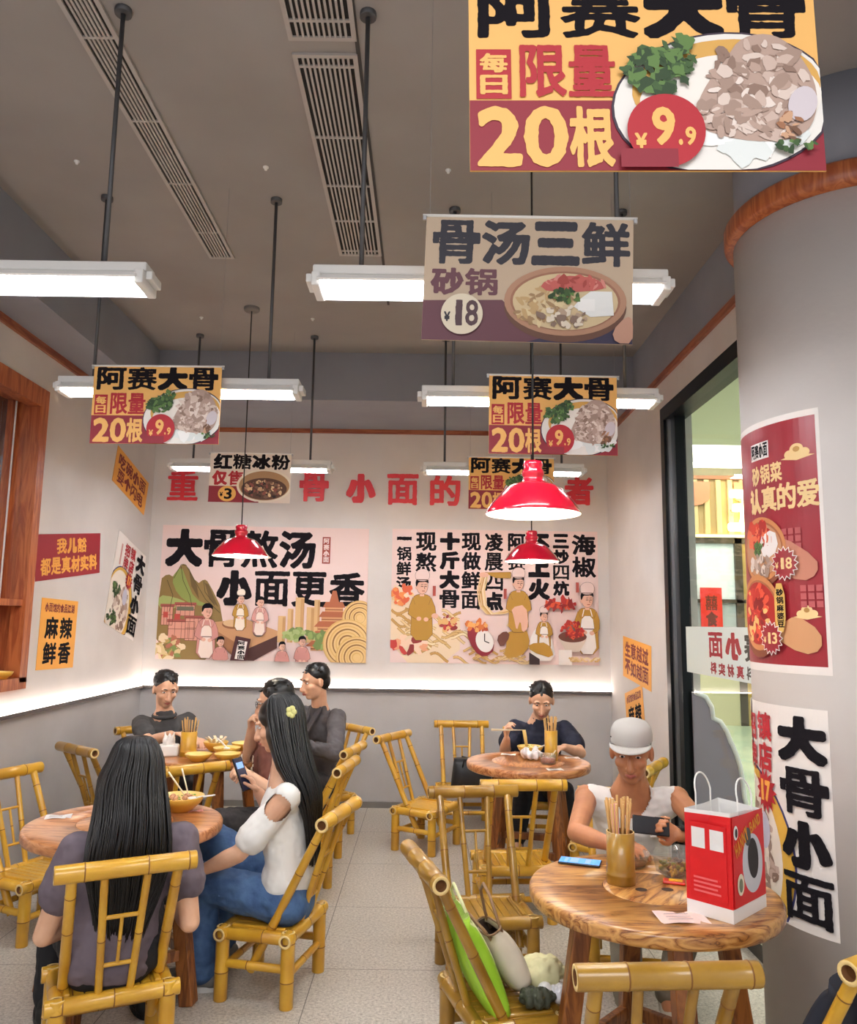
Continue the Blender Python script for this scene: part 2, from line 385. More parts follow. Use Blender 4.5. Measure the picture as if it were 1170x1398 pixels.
        if bend:
            x = -w+.025
            while x < w:
                bmesh.ops.bisect_plane(bm, geom=list(bm.verts)+list(bm.edges)+list(bm.faces), plane_co=(x, 0, 0), plane_no=(1, 0, 0)); x += .025
            for v in bm.verts: v.co = bend(v.co.x, v.co.y, v.co.z)
        else:
            c, r, u = V(fr[0]), V(fr[1]).normalized(), V(fr[2]).normalized(); nn = r.cross(u)
            for v in bm.verts: v.co = c+r*v.co.x+u*v.co.y+nn*v.co.z
        me = bpy.data.meshes.new(name); bm.to_mesh(me); bm.free()
        for m in mats: me.materials.append(m)
        o = bpy.data.objects.new(name, me); COL.objects.link(o); o.parent = parent
        return o
def chaikin(pts, n=1):
    for _ in range(n):
        o = []
        for i in range(len(pts)):
            (a, b), (c, d) = pts[i], pts[(i+1) % len(pts)]; o += [(.75*a+.25*c, .75*b+.25*d), (.25*a+.75*c, .25*b+.75*d)]
        pts = o
    return pts
OUTL = None
def ink(h, name=None, rough=.6): return mat(name or 'ink_'+h.strip('#'), h, rough)
# ---------------------------------------------------------------- the room
XL, XR, YB, ZT, ZC = -2.53, 1.65, 7.18, 3.36, 3.77
fl = MB().b2((-3.5, -2.5, -.1), (1.75, 7.4, 0), floor_mat()); struct('floor', fl)
b = MB(); b.b2((XL-.2, YB, 0), (XR+.2, YB+.2, 1.0), PLASTER_SHADED); b.b2((XL-.2, YB, 1.0), (XR+.2, YB+.2, ZT), PLASTER); struct('wall_back', b)
b = MB()
def lw(y0, y1, z0, z1, m): b.b2((XL-.2, y0, z0), (XL, y1, z1), m)
lw(-1.5, YB, 0, 1.0, PLASTER_SHADED); lw(-1.5, YB, 1.0, 1.2, PLASTER); lw(5.03, YB, 1.2, ZT, PLASTER); lw(-1.5, 3.2, 1.2, ZT, PLASTER); lw(3.2, 5.03, 3.01, ZT, PLASTER)
struct('wall_left', b)
b = MB(); b.b2((XR, 5.43, 0), (XR+.2, YB, 1.0), PLASTER); b.b2((XR, 5.43, 1.0), (XR+.2, YB, ZT), PLASTER); b.b2((XR, 3.3, 3.11), (XR+.2, 5.43, ZT), PLASTER)
struct('wall_right', b)
b = MB(); b.b2((2.0, -1.5, 0), (2.15, 2.9, ZT), PLASTER); struct('wall_front_right', b)
b = MB(); b.b2((-2.2, -2.5, ZC), (2.2, 6.2, ZC+.1), CEIL); struct('ceiling', b)
b = MB(); b.b2((XL-.2, 6.2, ZT+.01), (XR+.2, YB+.2, ZC+.1), DARK_PAINT); b.b2((XL-.2, -1.5, ZT+.01), (-2.2, 6.2, ZC+.1), DARK_PAINT)
b.b2((XR, 2.9, ZT+.01), (XR+.2, 6.2, ZC+.1), DARK_PAINT); b.b2((2.0, -1.5, ZT+.01), (2.15, 2.9, ZC+.1), DARK_PAINT)
struct('ceiling_bulkhead', b)
b = MB(); b.b2((XL, -1.5, ZT-.04), (XL+.02, YB, ZT+.01), TRIMCAP); struct('trim_1', b)
b = MB(); b.b2((XL, YB-.02, ZT-.03), (XR, YB, ZT+.01), TRIMCAP); struct('trim_2', b)
b = MB(); b.b2((XR-.02, 3.3, ZT-.04), (XR, YB, ZT+.01), TRIMCAP); struct('trim_3', b)
LEDGE = mat('ledge_brown', '#5d5450', .5); LED = mat('led_strip_glow', '#fff0e6', .5, emit=LED_STRENGTH)
b = MB(); b.b2((XL, YB-.035, .995), (XR, YB, 1.02), LEDGE); t4 = struct('trim_4', b)
b = MB(); b.b2((XL+.04, YB-.03, 1.021), (XR-.01, YB-.012, 1.028), LED); b.build('led_strip', t4)
b = MB(); b.b2((XL, -1.5, .995), (XL+.035, YB-.035, 1.02), LEDGE); t5 = struct('trim_5', b)
b = MB(); b.b2((XL+.012, 0, 1.021), (XL+.03, YB-.05, 1.028), LED); b.build('led_strip', t5)
BASEB = mat('baseboard_metal', '#8c8884', .35, .5)
b = MB(); b.b2((XL, YB-.012, 0), (XR, YB, .05), BASEB); struct('baseboard_back', b)
b = MB(); b.b2((XL, -1.5, 0), (XL+.012, YB, .05), BASEB); struct('baseboard_left', b)
b = MB(); b.b2((XR-.012, 5.45, 0), (XR, YB-.012, .05), BASEB); struct('baseboard_right', b)
# round pillar with its wooden collar
b = MB(); b.lathe([(.45, 0), (.45, ZT-.08)], PLASTER, 64, (1.79, 3.23, 0), (True, True)); b.lathe([(.44, ZT-.08), (.44, ZC+.05)], DARK_PAINT, 64, (1.79, 3.23, 0), (True, True)); pil = struct('pillar', b)
b = MB(); b.lathe([(.451, 3.275), (.478, 3.285), (.488, 3.3), (.488, 3.365), (.478, 3.378), (.43, 3.38)], WOODTRIM, 64, (1.79, 3.23, 0)); struct('trim_6', b)
# window to the corridor
b = MB(); b.b2((XR-.02, 5.36, 0), (XR+.12, 5.44, 3.115), BLACKMETAL); b.b2((XR-.02, 3.4, 3.02), (XR+.12, 5.37, 3.115), BLACKMETAL); b.b2((XR-.01, 3.4, 0), (XR+.12, 5.37, .08), BLACKMETAL)
b.b2((XR+.0, 5.33, .08), (XR+.05, 5.36, 3.02), STEEL); b.b2((XR+.02, 5.24, .08), (XR+.09, 5.33, 3.02), BLACKMETAL); w1 = struct('window_1', b)
b = MB(); b.b2((XR+.05, 3.4, .08), (XR+.058, 5.24, 3.02), glass('window_glass', '#fafdfb', .93)); b.build('pane', w1)
# serving window in the left wall
b = MB()
for (y0, z0, y1, z1) in ((4.97, 1.2, 5.06, 3.07), (3.2, 2.95, 4.97, 3.07), (3.2, 1.16, 5.06, 1.23)): b.b2((XL-.06, y0, z0), (XL+.03, y1, z1), WOODTRIM)
b.b2((XL-.42, 4.99, 1.2), (XL-.06, 5.03, 3.0), WOODTRIM); b.b2((XL-.42, 3.2, 1.2), (XL-.06, 5.0, 1.22), WOODTRIM); b.b2((XL-.42, 3.2, 1.67), (XL+.01, 5.0, 1.71), WOODTRIM); b.b2((XL-.42, 3.2, 2.98), (XL-.06, 5.0, 3.01), WOODTRIM)
b.b2((XL-.44, 3.2, 1.2), (XL-.42, 5.03, 1.7), WOODTRIM); b.b2((XL-.2, 4.93, 1.71), (XL-.14, 4.99, 2.98), WOODTRIM)
b.b2((XL-.135, 4.955, 1.71), (XL-.125, 4.96, 2.98), WHITE); w2 = struct('window_2', b)
b = MB(); b.b2((XL-.18, 3.2, 1.71), (XL-.172, 4.93, 2.98), glass('kitchen_glass', '#c9d3da', .8)); b.build('pane', w2)
b = MB(); b.b2((-4.4, 3.0, 1.2), (-4.3, 6.2, 3.2), mat('kitchen_tile', '#7d8a94', .5)); b.b2((-4.4, 6.2, 1.2), (-2.75, 6.3, 3.2), mat('kitchen_tile', '#7d8a94', .5)); b.b2((-4.4, 3.0, 3.2), (-2.75, 6.3, 3.25), CEIL); struct('wall_kitchen', b)
b = MB(); b.b2((-3.75, 5.2, 2.3), (-3.5, 5.6, 2.36), mat('kitchen_lamp_glow', '#f4f8ff', .5, emit=8)); o = b.build('kitchen_lamp'); tag(o, 'small white lamp glowing behind the glass of the wood framed serving window', 'lamp')
# ---------------------------------------------------------------- corridor beyond the glass
GREENF = mat('green_epoxy_floor', '#b4c7b4', .25, col2='#c8d4bf', scale=1.5, detail=6)
b = MB(); b.b2((1.75, 2.0, -.1), (9, 14, -.001), GREENF); b.b2((1.75, -2.5, -.1), (9, 2.0, -.001), GREENF); struct('floor_corridor', b)
b = MB(); b.b2((1.85, 2.0, 4.7), (9, 14, 4.8), mat('corridor_ceiling', '#e9eae0', .8)); b.b2((1.85, 3.3, 3.3), (3.0, 7.3, 3.45), mat('corridor_soffit', '#e0dfc6', .8)); b.b2((3.0, 3.3, 3.3), (3.05, 7.3, 4.7), mat('corridor_ceiling', '#e9eae0', .8)); struct('ceiling_corridor', b)
SAND = mat('pale_yellow_wall', '#cdc7a6', .7)
b = MB(); b.b2((1.85, 13.7, 0), (9, 13.9, 4.7), SAND); b.b2((1.85, 7.2, 0), (1.95, 13.7, 4.7), PLASTER); b.b2((9, 2, 0), (9.1, 14, 4.7), SAND); struct('wall_corridor', b)
# the shop across the corridor
t = thing('shopfront', 'shop across the corridor with cream ribbed fascia and dark framed glass front', 'shopfront', (5.2, 13.3, 0))
b = MB(); b.b2((-1.3, .05, 3.15), (2.6, .35, 4.1), mat('cream_fascia', '#b59a68', .6))
b.build('fascia', t)
b = MB()
for i in range(20): b.box((-1.25+i*.2, .03, 3.63), (.09, .06, .94), mat('cream_rib', '#d2bb8a', .6), None, .01)
b.build('ribs', t)
b = MB(); b.b2((-1.3, -.02, 4.1), (2.6, .4, 4.16), mat('copper_edge', '#a46a44', .4)); b.b2((-1.3, -.02, 3.1), (2.6, .3, 3.15), mat('warm_glow', '#ffe9a8', .5, emit=.6)); b.build('edge_light', t)
CORAL = mat('coral_paint', '#e08a68', .6)
b = MB(); b.prism([(-.95, -.03, 4.05), (-.95, -.03, 3.7), (-.75, -.03, 3.62), (-.55, -.03, 3.66), (-.42, -.03, 3.75), (-.4, -.03, 4.05)], (0, .02, 0), CORAL); b.prism([(0, -.03, 4.05), (.02, -.03, 3.75), (.22, -.03, 3.66), (.4, -.03, 3.8), (.4, -.03, 4.05)], (0, .02, 0), CORAL); b.build('painted_motif', t)
b = MB(); DG = mat('shop_frame_dark', '#4a4136', .5); PG = mat('shop_glass_pane', '#b9c4c9', .15); PG2 = mat('shop_glass_bright', '#dfe9ec', .2, emit=.05)
for x in (-.95, .05, .35, 1.4, 2.2): b.b2((x-.06, 0, 0), (x+.06, .12, 3.1), DG)
b.b2((-1.0, 0, 3.0), (2.5, .12, 3.1), DG); b.b2((-1.0, 0, 2.0), (2.5, .08, 2.06), DG); b.b2((.6, 0, 0), (.66, .12, 2.3), BLACK); b.b2((.8, 0, 0), (.86, .12, 2.3), BLACK); b.build('door_frame', t)
b = MB(); b.b2((-.95, .06, 2.06), (2.2, .1, 3.0), PG2); b.b2((-.95, .06, 1.2), (2.2, .1, 2.0), PG); b.build('pane', t)
b = MB(); b.b2((.05, .02, 0), (.35, .06, 3.0), mat('gold_post', '#b79a55', .5)); b.build('post', t)
b = MB(); b.b2((-.95, .03, 0), (2.2, .09, 1.0), SAND); b.build('lower_panel', t)
p = Print(.36, 1.0, (0, 0, 36, 100), ink('#e0261f'), .01); p.text('囍食囍', 8, 12, 28, 92, ink('#5e1512'), vert=True)
o = p.build('door_couplet', ((4.75, 13.27, 1.75), (1, 0, 0), (0, 0, 1))); tag(o, 'red paper couplet on the glass front of the shop across the corridor', 'couplet')
NEON = mat('neon_glow', '#fff0b8',   .5, emit=4)
t = thing('neon_sign', 'glowing warm white neon character on the ribbed fascia across the corridor', 'sign', (5.42, 13.2, 3.55))
b = MB(); vs, fs, a0, a1, c0, c1 = GL['五']
b.add([(((x-a0)/(a1-a0)-.5)*.75, 0, ((y-c0)/(c1-c0)-.5)*.72) for x, y in vs]+[(((x-a0)/(a1-a0)-.5)*.75, -.04, ((y-c0)/(c1-c0)-.5)*.72) for x, y in vs], fs+[[i+len(vs) for i in f][::-1] for f in fs], NEON); b.build('character', t)
b = MB(); b.b2((-.3, 0, -.02), (.3, .05, .02), STEEL); b.build('bracket', t)
t = thing('linear_ceiling_light', 'long white strip light above the ribbed fascia across the corridor', 'light', (4.9, 12.9, 4.28)); b = MB(); b.b2((-.9, -.06, -.05), (.75, .06, .02), mat('strip_glow', '#fffdf2', .5, emit=4)); b.build('diffuser', t); b = MB(); b.b2((-.92, -.07, .02), (.77, .07, .42), WHITE); b.build('housing', t)
t = thing('downlight', 'small twin downlight in the pale corridor ceiling beyond the glass', 'light', (4.05, 10.2, 4.7)); b = MB(); b.lathe([(.001, -.035), (.11, -.035)], mat('down_glow', '#fffdf2', .5, emit=12), 20); b.build('diffuser', t); b = MB(); b.lathe([(.11, -.034), (.15, -.03), (.15, 0)], WHITE, 20); b.build('rim', t)
t = thing('display_cabinet', 'dark arched wooden display cabinet on the corridor floor by the yellow wall', 'cabinet', (5.6, 11.2, 0), -.5)
b = MB(); pts = [(-.55, 0, .0), (-.55, 0, 1.05)]+[(-.55*math.cos(PI*i/12), 0, 1.05+.22*math.sin(PI*i/12)) for i in range(1, 12)]+[(.55, 0, 1.05), (.55, 0, 0)]
b.prism(pts, (0, .5, 0), mat('dark_cabinet', '#3a2318', .4)); b.build('body', t)
b = MB(); b.b2((-.45, -.02, .35), (.45, .01, .75), mat('cabinet_glass', '#8f9db5', .1)); b.build('pane', t)
# cut-out board
edge = [(1.74, 1.16), (1.83, 1.13), (1.875, 1.07), (1.885, 1.0), (1.94, .98), (1.99, .92), (2.015, .86), (2.03, .84), (2.06, .78), (2.085, .71), (2.1, .62), (2.11, .52), (2.13, .46), (2.1, .4), (2.09, .3), (2.07, .18), (2.07, 0)]
edge = [(max(1.72, 1.72+(x-1.74)*.8), z*1.02) for x, z in edge]
out = [(1.72, 0)]+edge
t = thing('cutout_board', 'grey cut-out display board with a wavy white edge standing outside the glass', 'display board', (0, 0, 0))
b = MB(); b.prism([(x, 5.2, z) for x, z in out], (0, .02, 0), mat('board_grey', '#8f8491', .7)); b.build('panel', t)
b = MB(); b.tube([(x+.012, 5.2, z) for x, z in edge], .016, mat('board_white', '#f1f0ee', .6), 8); b.build('edging', t)
b = MB(); b.bar((1.82, 5.23, .6), (1.82, 5.4, .0), .03, .02, STEEL); b.build('prop_leg', t)
# ---------------------------------------------------------------- prints
CREAMY, RED, MAROON, PAPER = ink('#f0b766'), ink('#b3202c'), ink('#8f2130'), ink('#f3ece6')
GREEN1, GREEN2, GREEN3 = ink('#3c5a2c'), ink('#5c7d3e'), ink('#28421f')
MEAT = [ink(c) for c in ('#c9b0a2', '#b69a8b', '#d9c5b8', '#a4897a', '#e5d5ca', '#8e7263')]
def leafy(p, n, cx, cy, rx, ry, r=4): p.blobs(n, cx, cy, rx, ry, [GREEN1, GREEN2, GREEN3], r*.5, r, 2.2, .9)
def bone_banner(p, name, fr, par):
    """yellow sheet with the 9.9 offer, drawn on a 100 x 64 grid"""
    p.text('阿赛大骨', 2, 1, 98, 20, INK, .04); p.up()
    p.rect(0, 41, 100, 64, MAROON); p.up()
    p.rect(2, 24, 12, 40.5, RED); p.up(); p.text('每日', 3, 25, 11, 39.5, CREAMY, .1, vert=True); p.text('限量', 14, 22.5, 42, 40, RED, .04); p.text('20根', 2, 43, 41, 63, CREAMY, .02); p.up()
    p.ell(72, 42, 32, 23.5, ink('#3a2a3a'), 40, -.15); p.up().ell(72, 42, 31.3, 22.8, ink('#e9e4dc'), 40, -.15); p.up().ell(73, 37, 27, 16, ink('#d8a552'), 36, -.1); p.up().ell(74, 41, 26, 15, ink('#efe7dc'), 36, -.1); p.up()
    p.blobs(14, 80, 55, 15, 5, [ink('#dfe3df'), ink('#f3f2ee')], 3, 6); p.up()
    p.poly([(62, 50), (66, 38), (73, 28), (78, 20), (88, 19), (95, 27), (99, 38), (97, 50), (90, 55), (76, 55)], MEAT[1], 2); p.up()
    p.blobs(120, 82, 38, 15, 16, MEAT, 1.2, 3.4, 2.4, .6); p.blobs(40, 73, 47, 10, 6, MEAT[1:4], .9, 3, 3.2, .5); p.ell(94, 43, 4, 6, ink('#cfc4c8'), 20, .3); p.up(); p.blobs(14, 90, 50, 3, 5, [ink('#9c6a4a'), ink('#c99d7c'), ink('#74513b')], .8, 2.6, 3.5); p.up()
    leafy(p, 70, 53, 32, 9, 7, 2.8); leafy(p, 30, 60, 27, 5, 6, 2.4); leafy(p, 12, 92, 57, 6, 2, 1.6); p.up()
    p.ell(55, 52, 11, 11.8, RED, 40); p.rect(42, 58, 58, 64, MAROON); p.up()
    p.char('￥', 46, 53, 49.5, 58, CREAMY); p.char('9', 51, 44.5, 57.5, 57, CREAMY); p.char('.', 58.2, 55, 59.4, 57, CREAMY); p.char('9', 60.2, 51, 63.2, 57, CREAMY)
    return p.build(name, fr, par)
def pot(p, cx, cy, rx, ry, food, rim=('#8a5a45', '#c08a6c', '#a9745a')):
    p.ell(cx, cy+ry*.16, rx, ry*1.02, ink(rim[0]), 40); p.up().ell(cx, cy, rx, ry, ink(rim[1]), 40); p.up().ell(cx, cy, rx*.9, ry*.86, ink(rim[2]), 40); p.up().ell(cx, cy+ry*.02, rx*.86, ry*.82, ink(food), 40); p.up()
def stew_banner(p, name, fr, par):
    DARKB = ink('#33323c'); PLUM = ink('#6f4650')
    p.text('骨汤三鲜', 3, 2, 99, 25, DARKB, .03); p.up(); p.text('砂锅', 3, 27, 36, 41, PLUM, .03); p.poly([(0, 44), (38, 43), (60, 64), (0, 64)], PLUM); p.poly([(50, 64), (90, 52), (100, 58), (100, 64)], ink('#3b3550')); p.up()
    pot(p, 68, 43, 29, 17.5, '#d9c39a', ('#6e4c3e', '#b98d72', '#a3735c'))
    p.blobs(60, 58, 46, 14, 9, [ink('#e3cfa2'), ink('#c9a878'), ink('#a98963')], 1, 3, 3); p.poly([(55, 35), (66, 30), (82, 31), (88, 36), (80, 38), (60, 39)], ink('#c2605a'), 1); p.up(); p.blobs(26, 72, 34, 14, 3, [ink('#c9645c'), ink('#a9473f'), ink('#db8f84')], 1.2, 3, 3); p.poly([(80, 38), (90, 38), (91, 50), (80, 51), (72, 46), (75, 42)], ink('#eef0ee')); p.up(); p.rect(74, 42, 82, 48, ink('#f8f8f6')); p.up(); leafy(p, 26, 67, 41, 7, 4, 2); p.blobs(30, 68, 51, 12, 5, [ink('#b9a08a'), ink('#8b7466'), ink('#e8dcc9')], 1, 2.6, 2); p.poly([(90, 58), (97, 50), (100, 52), (100, 64), (92, 64)], ink('#c99a84'), 1); p.up()
    p.ell(19, 51, 10, 10.3, ink('#e8dcc4'), 36); p.up(); p.char('￥', 10.5, 50, 13.5, 55, DARKB); p.text('18', 14, 44, 27, 57, ink('#5a4248'), .06)
    return p.build(name, fr, par)
def jelly_banner(p, name, fr, par):
    p.text('红糖冰粉', 4, 1, 99, 21, INK, .02); p.up(); p.text('仅售', 3, 23, 42, 42, RED, .04); p.rect(0, 43, 60, 64, MAROON); p.up()
    p.ell(68, 42, 34, 21.5, ink('#efe6d2'), 40); p.up().ell(68, 42, 31, 19, ink('#b08a62'), 40); p.up().ell(68, 46, 28, 14, ink('#5b3b2e'), 36); p.up(); p.blobs(90, 68, 47, 24, 11, [ink('#3a2620'), ink('#7a5a48'), ink('#c7a27e'), ink('#8f4f44'), ink('#e6c89a'), ink('#23181a')], 1, 3.2, 1.8); p.rect(0, 62.5, 62, 64, MAROON); p.up()
    p.ell(23, 53, 11, 10, ink('#efb75e'), 36); p.up(); p.char('￥', 14, 51, 18, 57, INK); p.char('3', 19.5, 46, 29, 60, INK)
    return p.build(name, fr, par)
def hang(name, label, c, W, H, kind, rz=0, roll=0, group='hanging price banners', base=CREAMY, seed=1):
    t = thing(name, label, 'banner', c, rz, group)
    p = Print(W, H, (0, 0, 100, 64), base, .003, seed); r = V((math.cos(roll), 0, math.sin(roll))); u = V((-math.sin(roll), 0, math.cos(roll)))
    kind(p, 'printed_sheet', ((0, 0, 0), r, u), t)
    b = MB(); a = r*(W/2+.012)+u*(H/2); q = -r*(W/2+.012)+u*(H/2); b.tube([q, a], .005, WHITE, 8); b.build('top_rail', t)
    for s in (-1, 1):
        e = r*(s*(W/2-.01))+u*(H/2); b = MB(); b.tube([e, (e.x, e.y, ZC-c[2])], .0008, mat('nylon_line', '#8d8d8d', .5), 5, False); b.build('hanging_line', t)
    for s in (-1, 1):
        e = r*(s*(W/2+.006))+u*(H/2-.008); b = MB(); b.box(e, (.012, .01, .016), STEEL, None, .002); b.build('end_clip', t)
    return t
hang('hanging_banner', 'largest hanging 9.9 price banner, nearest to the camera at upper right', (.387, 1.33, 2.607), .645, .385, bone_banner, .0, .015, seed=3)
hang('hanging_banner', 'hanging stew pot banner with 18 price below the largest banner', (.297, 2.31, 2.652), .64, .405, stew_banner, -.05, -.03, base=ink('#c9b39a'), seed=4)
hang('hanging_banner', 'yellow 9.9 price banner hanging before the left middle tube light', (-1.332, 3.75, 2.635), .625, .39, bone_banner, 0, .006, seed=5)
hang('hanging_banner', 'yellow 9.9 price banner hanging behind the large red pendant lamp', (.603, 3.75, 2.612), .625, .395, bone_banner, 0, -.004, seed=6)
hang('hanging_banner', 'small banner of dark jelly dessert with 3 price over left wall poster', (-1.317, 5.75, 2.642), .6, .37, jelly_banner, 0, -.005, base=ink('#e9ddcf'), seed=7)
hang('hanging_banner', 'smallest yellow price banner, half hidden behind the large red lamp shade', (.612, 5.75, 2.628), .63, .39, bone_banner, 0, -.005, seed=8)
# red characters painted on the back wall
for ch, x, z, s in (('重', -2.256, 2.82, .28), ('骨', -1.05, 2.823, .27), ('小', -.618, 2.816, .27), ('面', -.234, 2.812, .29), ('的', .155, 2.806, .28), ('者', 1.384, 2.822, .27)):
    vs, fs, a0, a1, c0, c1 = GL[ch]; q = [(((u-a0)/(a1-a0)-.5)*s, ((v-c0)/(c1-c0)-.5)*s) for u, v in vs]; n = len(q)
    b = MB(); b.add([(u, -.012, v) for u, v in q]+[(u, 0, v) for u, v in q], fs+[[i+n for i in f][::-1] for f in fs], mat('red_acrylic', '#d9303c', .45))
    ec = {}
    for f in fs:
        for i in range(len(f)):
            e = (f[i], f[(i+1) % len(f)]); k = tuple(sorted(e)); ec[k] = None if k in ec else e
    b.add([(u, -.012, v) for u, v in q]+[(u, 0, v) for u, v in q], [[e[1], e[0], e[0]+n, e[1]+n] for e in ec.values() if e], mat('red_acrylic', '#d9303c', .45))
    o = b.build('wall_character', None, (x, YB-.001, z)); W_ = {'重': 'leftmost, above the left corner of the left poster', '骨': 'just right of the dark jelly banner', '小': 'with three separate strokes', '面': 'square boxed one between two others', '的': 'just left of the small yellow banner', '者': 'far right, beyond the red pendant lamp'}
    tag(o, 'red wall character '+W_[ch], 'wall lettering', 'red characters along the top of the back wall')
# ---- big left poster (drawn on the pixel grid of its picture: 0..1110 x 0..720)
PINK, OCH, SKINP, BRN, TERRA = ink('#e9cfc9'), ink('#b5872f'), ink('#e5b39c'), ink('#6b3a2c'), ink('#c98a62')
p = Print(1.88, 1.205, (0, 0, 1110, 720), PINK, .004, 11)
p.poly([(0, 300), (40, 265), (75, 285), (110, 210), (140, 215), (200, 320), (235, 290), (260, 305), (350, 470), (350, 720), (0, 720)], ink('#8f7440'), 1); p.up()
p.poly([(60, 290), (110, 220), (140, 290), (190, 400), (300, 440), (180, 430), (100, 380)], ink('#8d9a4f'), 1).poly([(150, 230), (200, 330), (215, 400), (170, 330)], ink('#6d5730')).poly([(240, 310), (262, 320), (320, 440), (270, 400)], ink('#6d5730')).poly([(0, 380), (80, 390), (160, 420), (60, 460), (0, 450)], ink('#a3ad66'), 1); p.up()
p.text('大骨熬汤', 20, 20, 830, 225, INK, .03, .06); p.text('小面更香', 300, 240, 1100, 430, INK, .06, .06)
p.rect(862, 50, 905, 195, ink('#9c3d2c')); p.up(); p.text('阿赛小面', 868, 55, 899, 190, PINK, .1, vert=True); p.up()
for x, y, w_, h_ in ((20, 440, 60, 100), (95, 430, 100, 60), (60, 520, 140, 90), (150, 500, 90, 120)): p.rect(x, y, x+w_, y+h_, ink('#d99a86')); p.rect(x-8, y-12, x+w_+8, y+4, ink('#a8554a'))
p.up()
for pts in ([(40, 300), (75, 380), (60, 470)], [(110, 225), (125, 300), (165, 380), (180, 440)], [(140, 225), (205, 330), (250, 400), (330, 470)], [(235, 300), (245, 360), (300, 430)], [(75, 290), (110, 215), (140, 220)]): p.line(pts, 3, ink('#4f4424'))
for x, y, w_, h_ in ((20, 440, 60, 100), (95, 430, 100, 60), (60, 520, 140, 90), (150, 500, 90, 120)):
    p.line([(x, y), (x+w_, y), (x+w_, y+h_), (x, y+h_), (x, y)], 2.5, BRN); p.line([(x, y+h_*.45), (x+w_, y+h_*.45)], 2.5, BRN)
    for k in range(1, 4): p.line([(x+w_*k/4, y), (x+w_*k/4, y+h_)], 2, BRN)
p.up(); p.rect(100, 440, 190, 462, ink('#6d6a58')); p.rect(30, 470, 55, 500, ink('#c44b40')); p.rect(90, 480, 120, 510, ink('#c44b40')); p.up()
p.blobs(60, 70, 660, 80, 60, [ink('#7e8d4a'), ink('#b99a58'), ink('#d9c08a'), ink('#b26a50'), ink('#e9d3ae')], 8, 26, 2.4); p.up()
for x, h_, w_ in ((640, 140, 40), (690, 180, 30), (730, 240, 46), (790, 190, 40), (830, 230, 30)): p.rect(x, 620-h_, x+w_, 620, ink('#d8b07c')); p.rect(x+w_*.6, 620-h_+6, x+w_, 620, ink('#c49560'))
p.up()
for i in range(5): y = 400+i*52; w_ = 60+i*22; p.poly([(935-w_, y+30), (935-w_*.75, y), (935+w_*.75, y), (935+w_, y+30)], ink('#b0623f')); p.rect(935-w_*.8, y+30, 935+w_*.8, y+52, ink('#d39a6a')); p.line([(935-w_*.8, y+42), (935+w_*.8, y+42)], 5, ink('#8c4c30'))
p.poly([(925, 340), (945, 340), (960, 400), (910, 400)], ink('#b0623f')); p.up(); p.blobs(46, 760, 580, 90, 30, [ink('#8fa35c'), ink('#73884a'), ink('#a9b878')], 10, 26); p.blobs(30, 880, 600, 50, 40, [ink('#8fa35c'), ink('#73884a')], 10, 26); p.up()
for cx, cy, r in ((1070, 480, 90), (1010, 620, 130), (1060, 690, 110)):
    for k in range(7): p.ell(cx, cy, r*(1-k*.13), r*(1-k*.13), ink('#d9b06a' if k % 2 == 0 else '#8a5f2e'), 36); p.lay += .1; p.ell(cx+2, cy+2, r*(.96-k*.13), r*(.96-k*.13), ink('#e6c184'), 36); p.lay += .1
p.lay = math.ceil(p.lay); OUTL = ink('#5a3328'); p.poly([(300, 520), (470, 500), (640, 560), (640, 590), (500, 680), (300, 560)], ink('#c79468')).poly([(480, 660), (640, 585), (640, 650), (520, 720), (480, 720)], ink('#4d2a26')).poly([(300, 555), (480, 660), (480, 720), (430, 720), (300, 590)], ink('#a8734c')); p.up()
p.ell(400, 530, 55, 24, ink('#8e5a38')); p.up().ell(400, 524, 50, 19, ink('#d9b487')); p.ell(540, 570, 30, 24, ink('#7f756c')); p.up()
OUTL = ink('#5a3328')
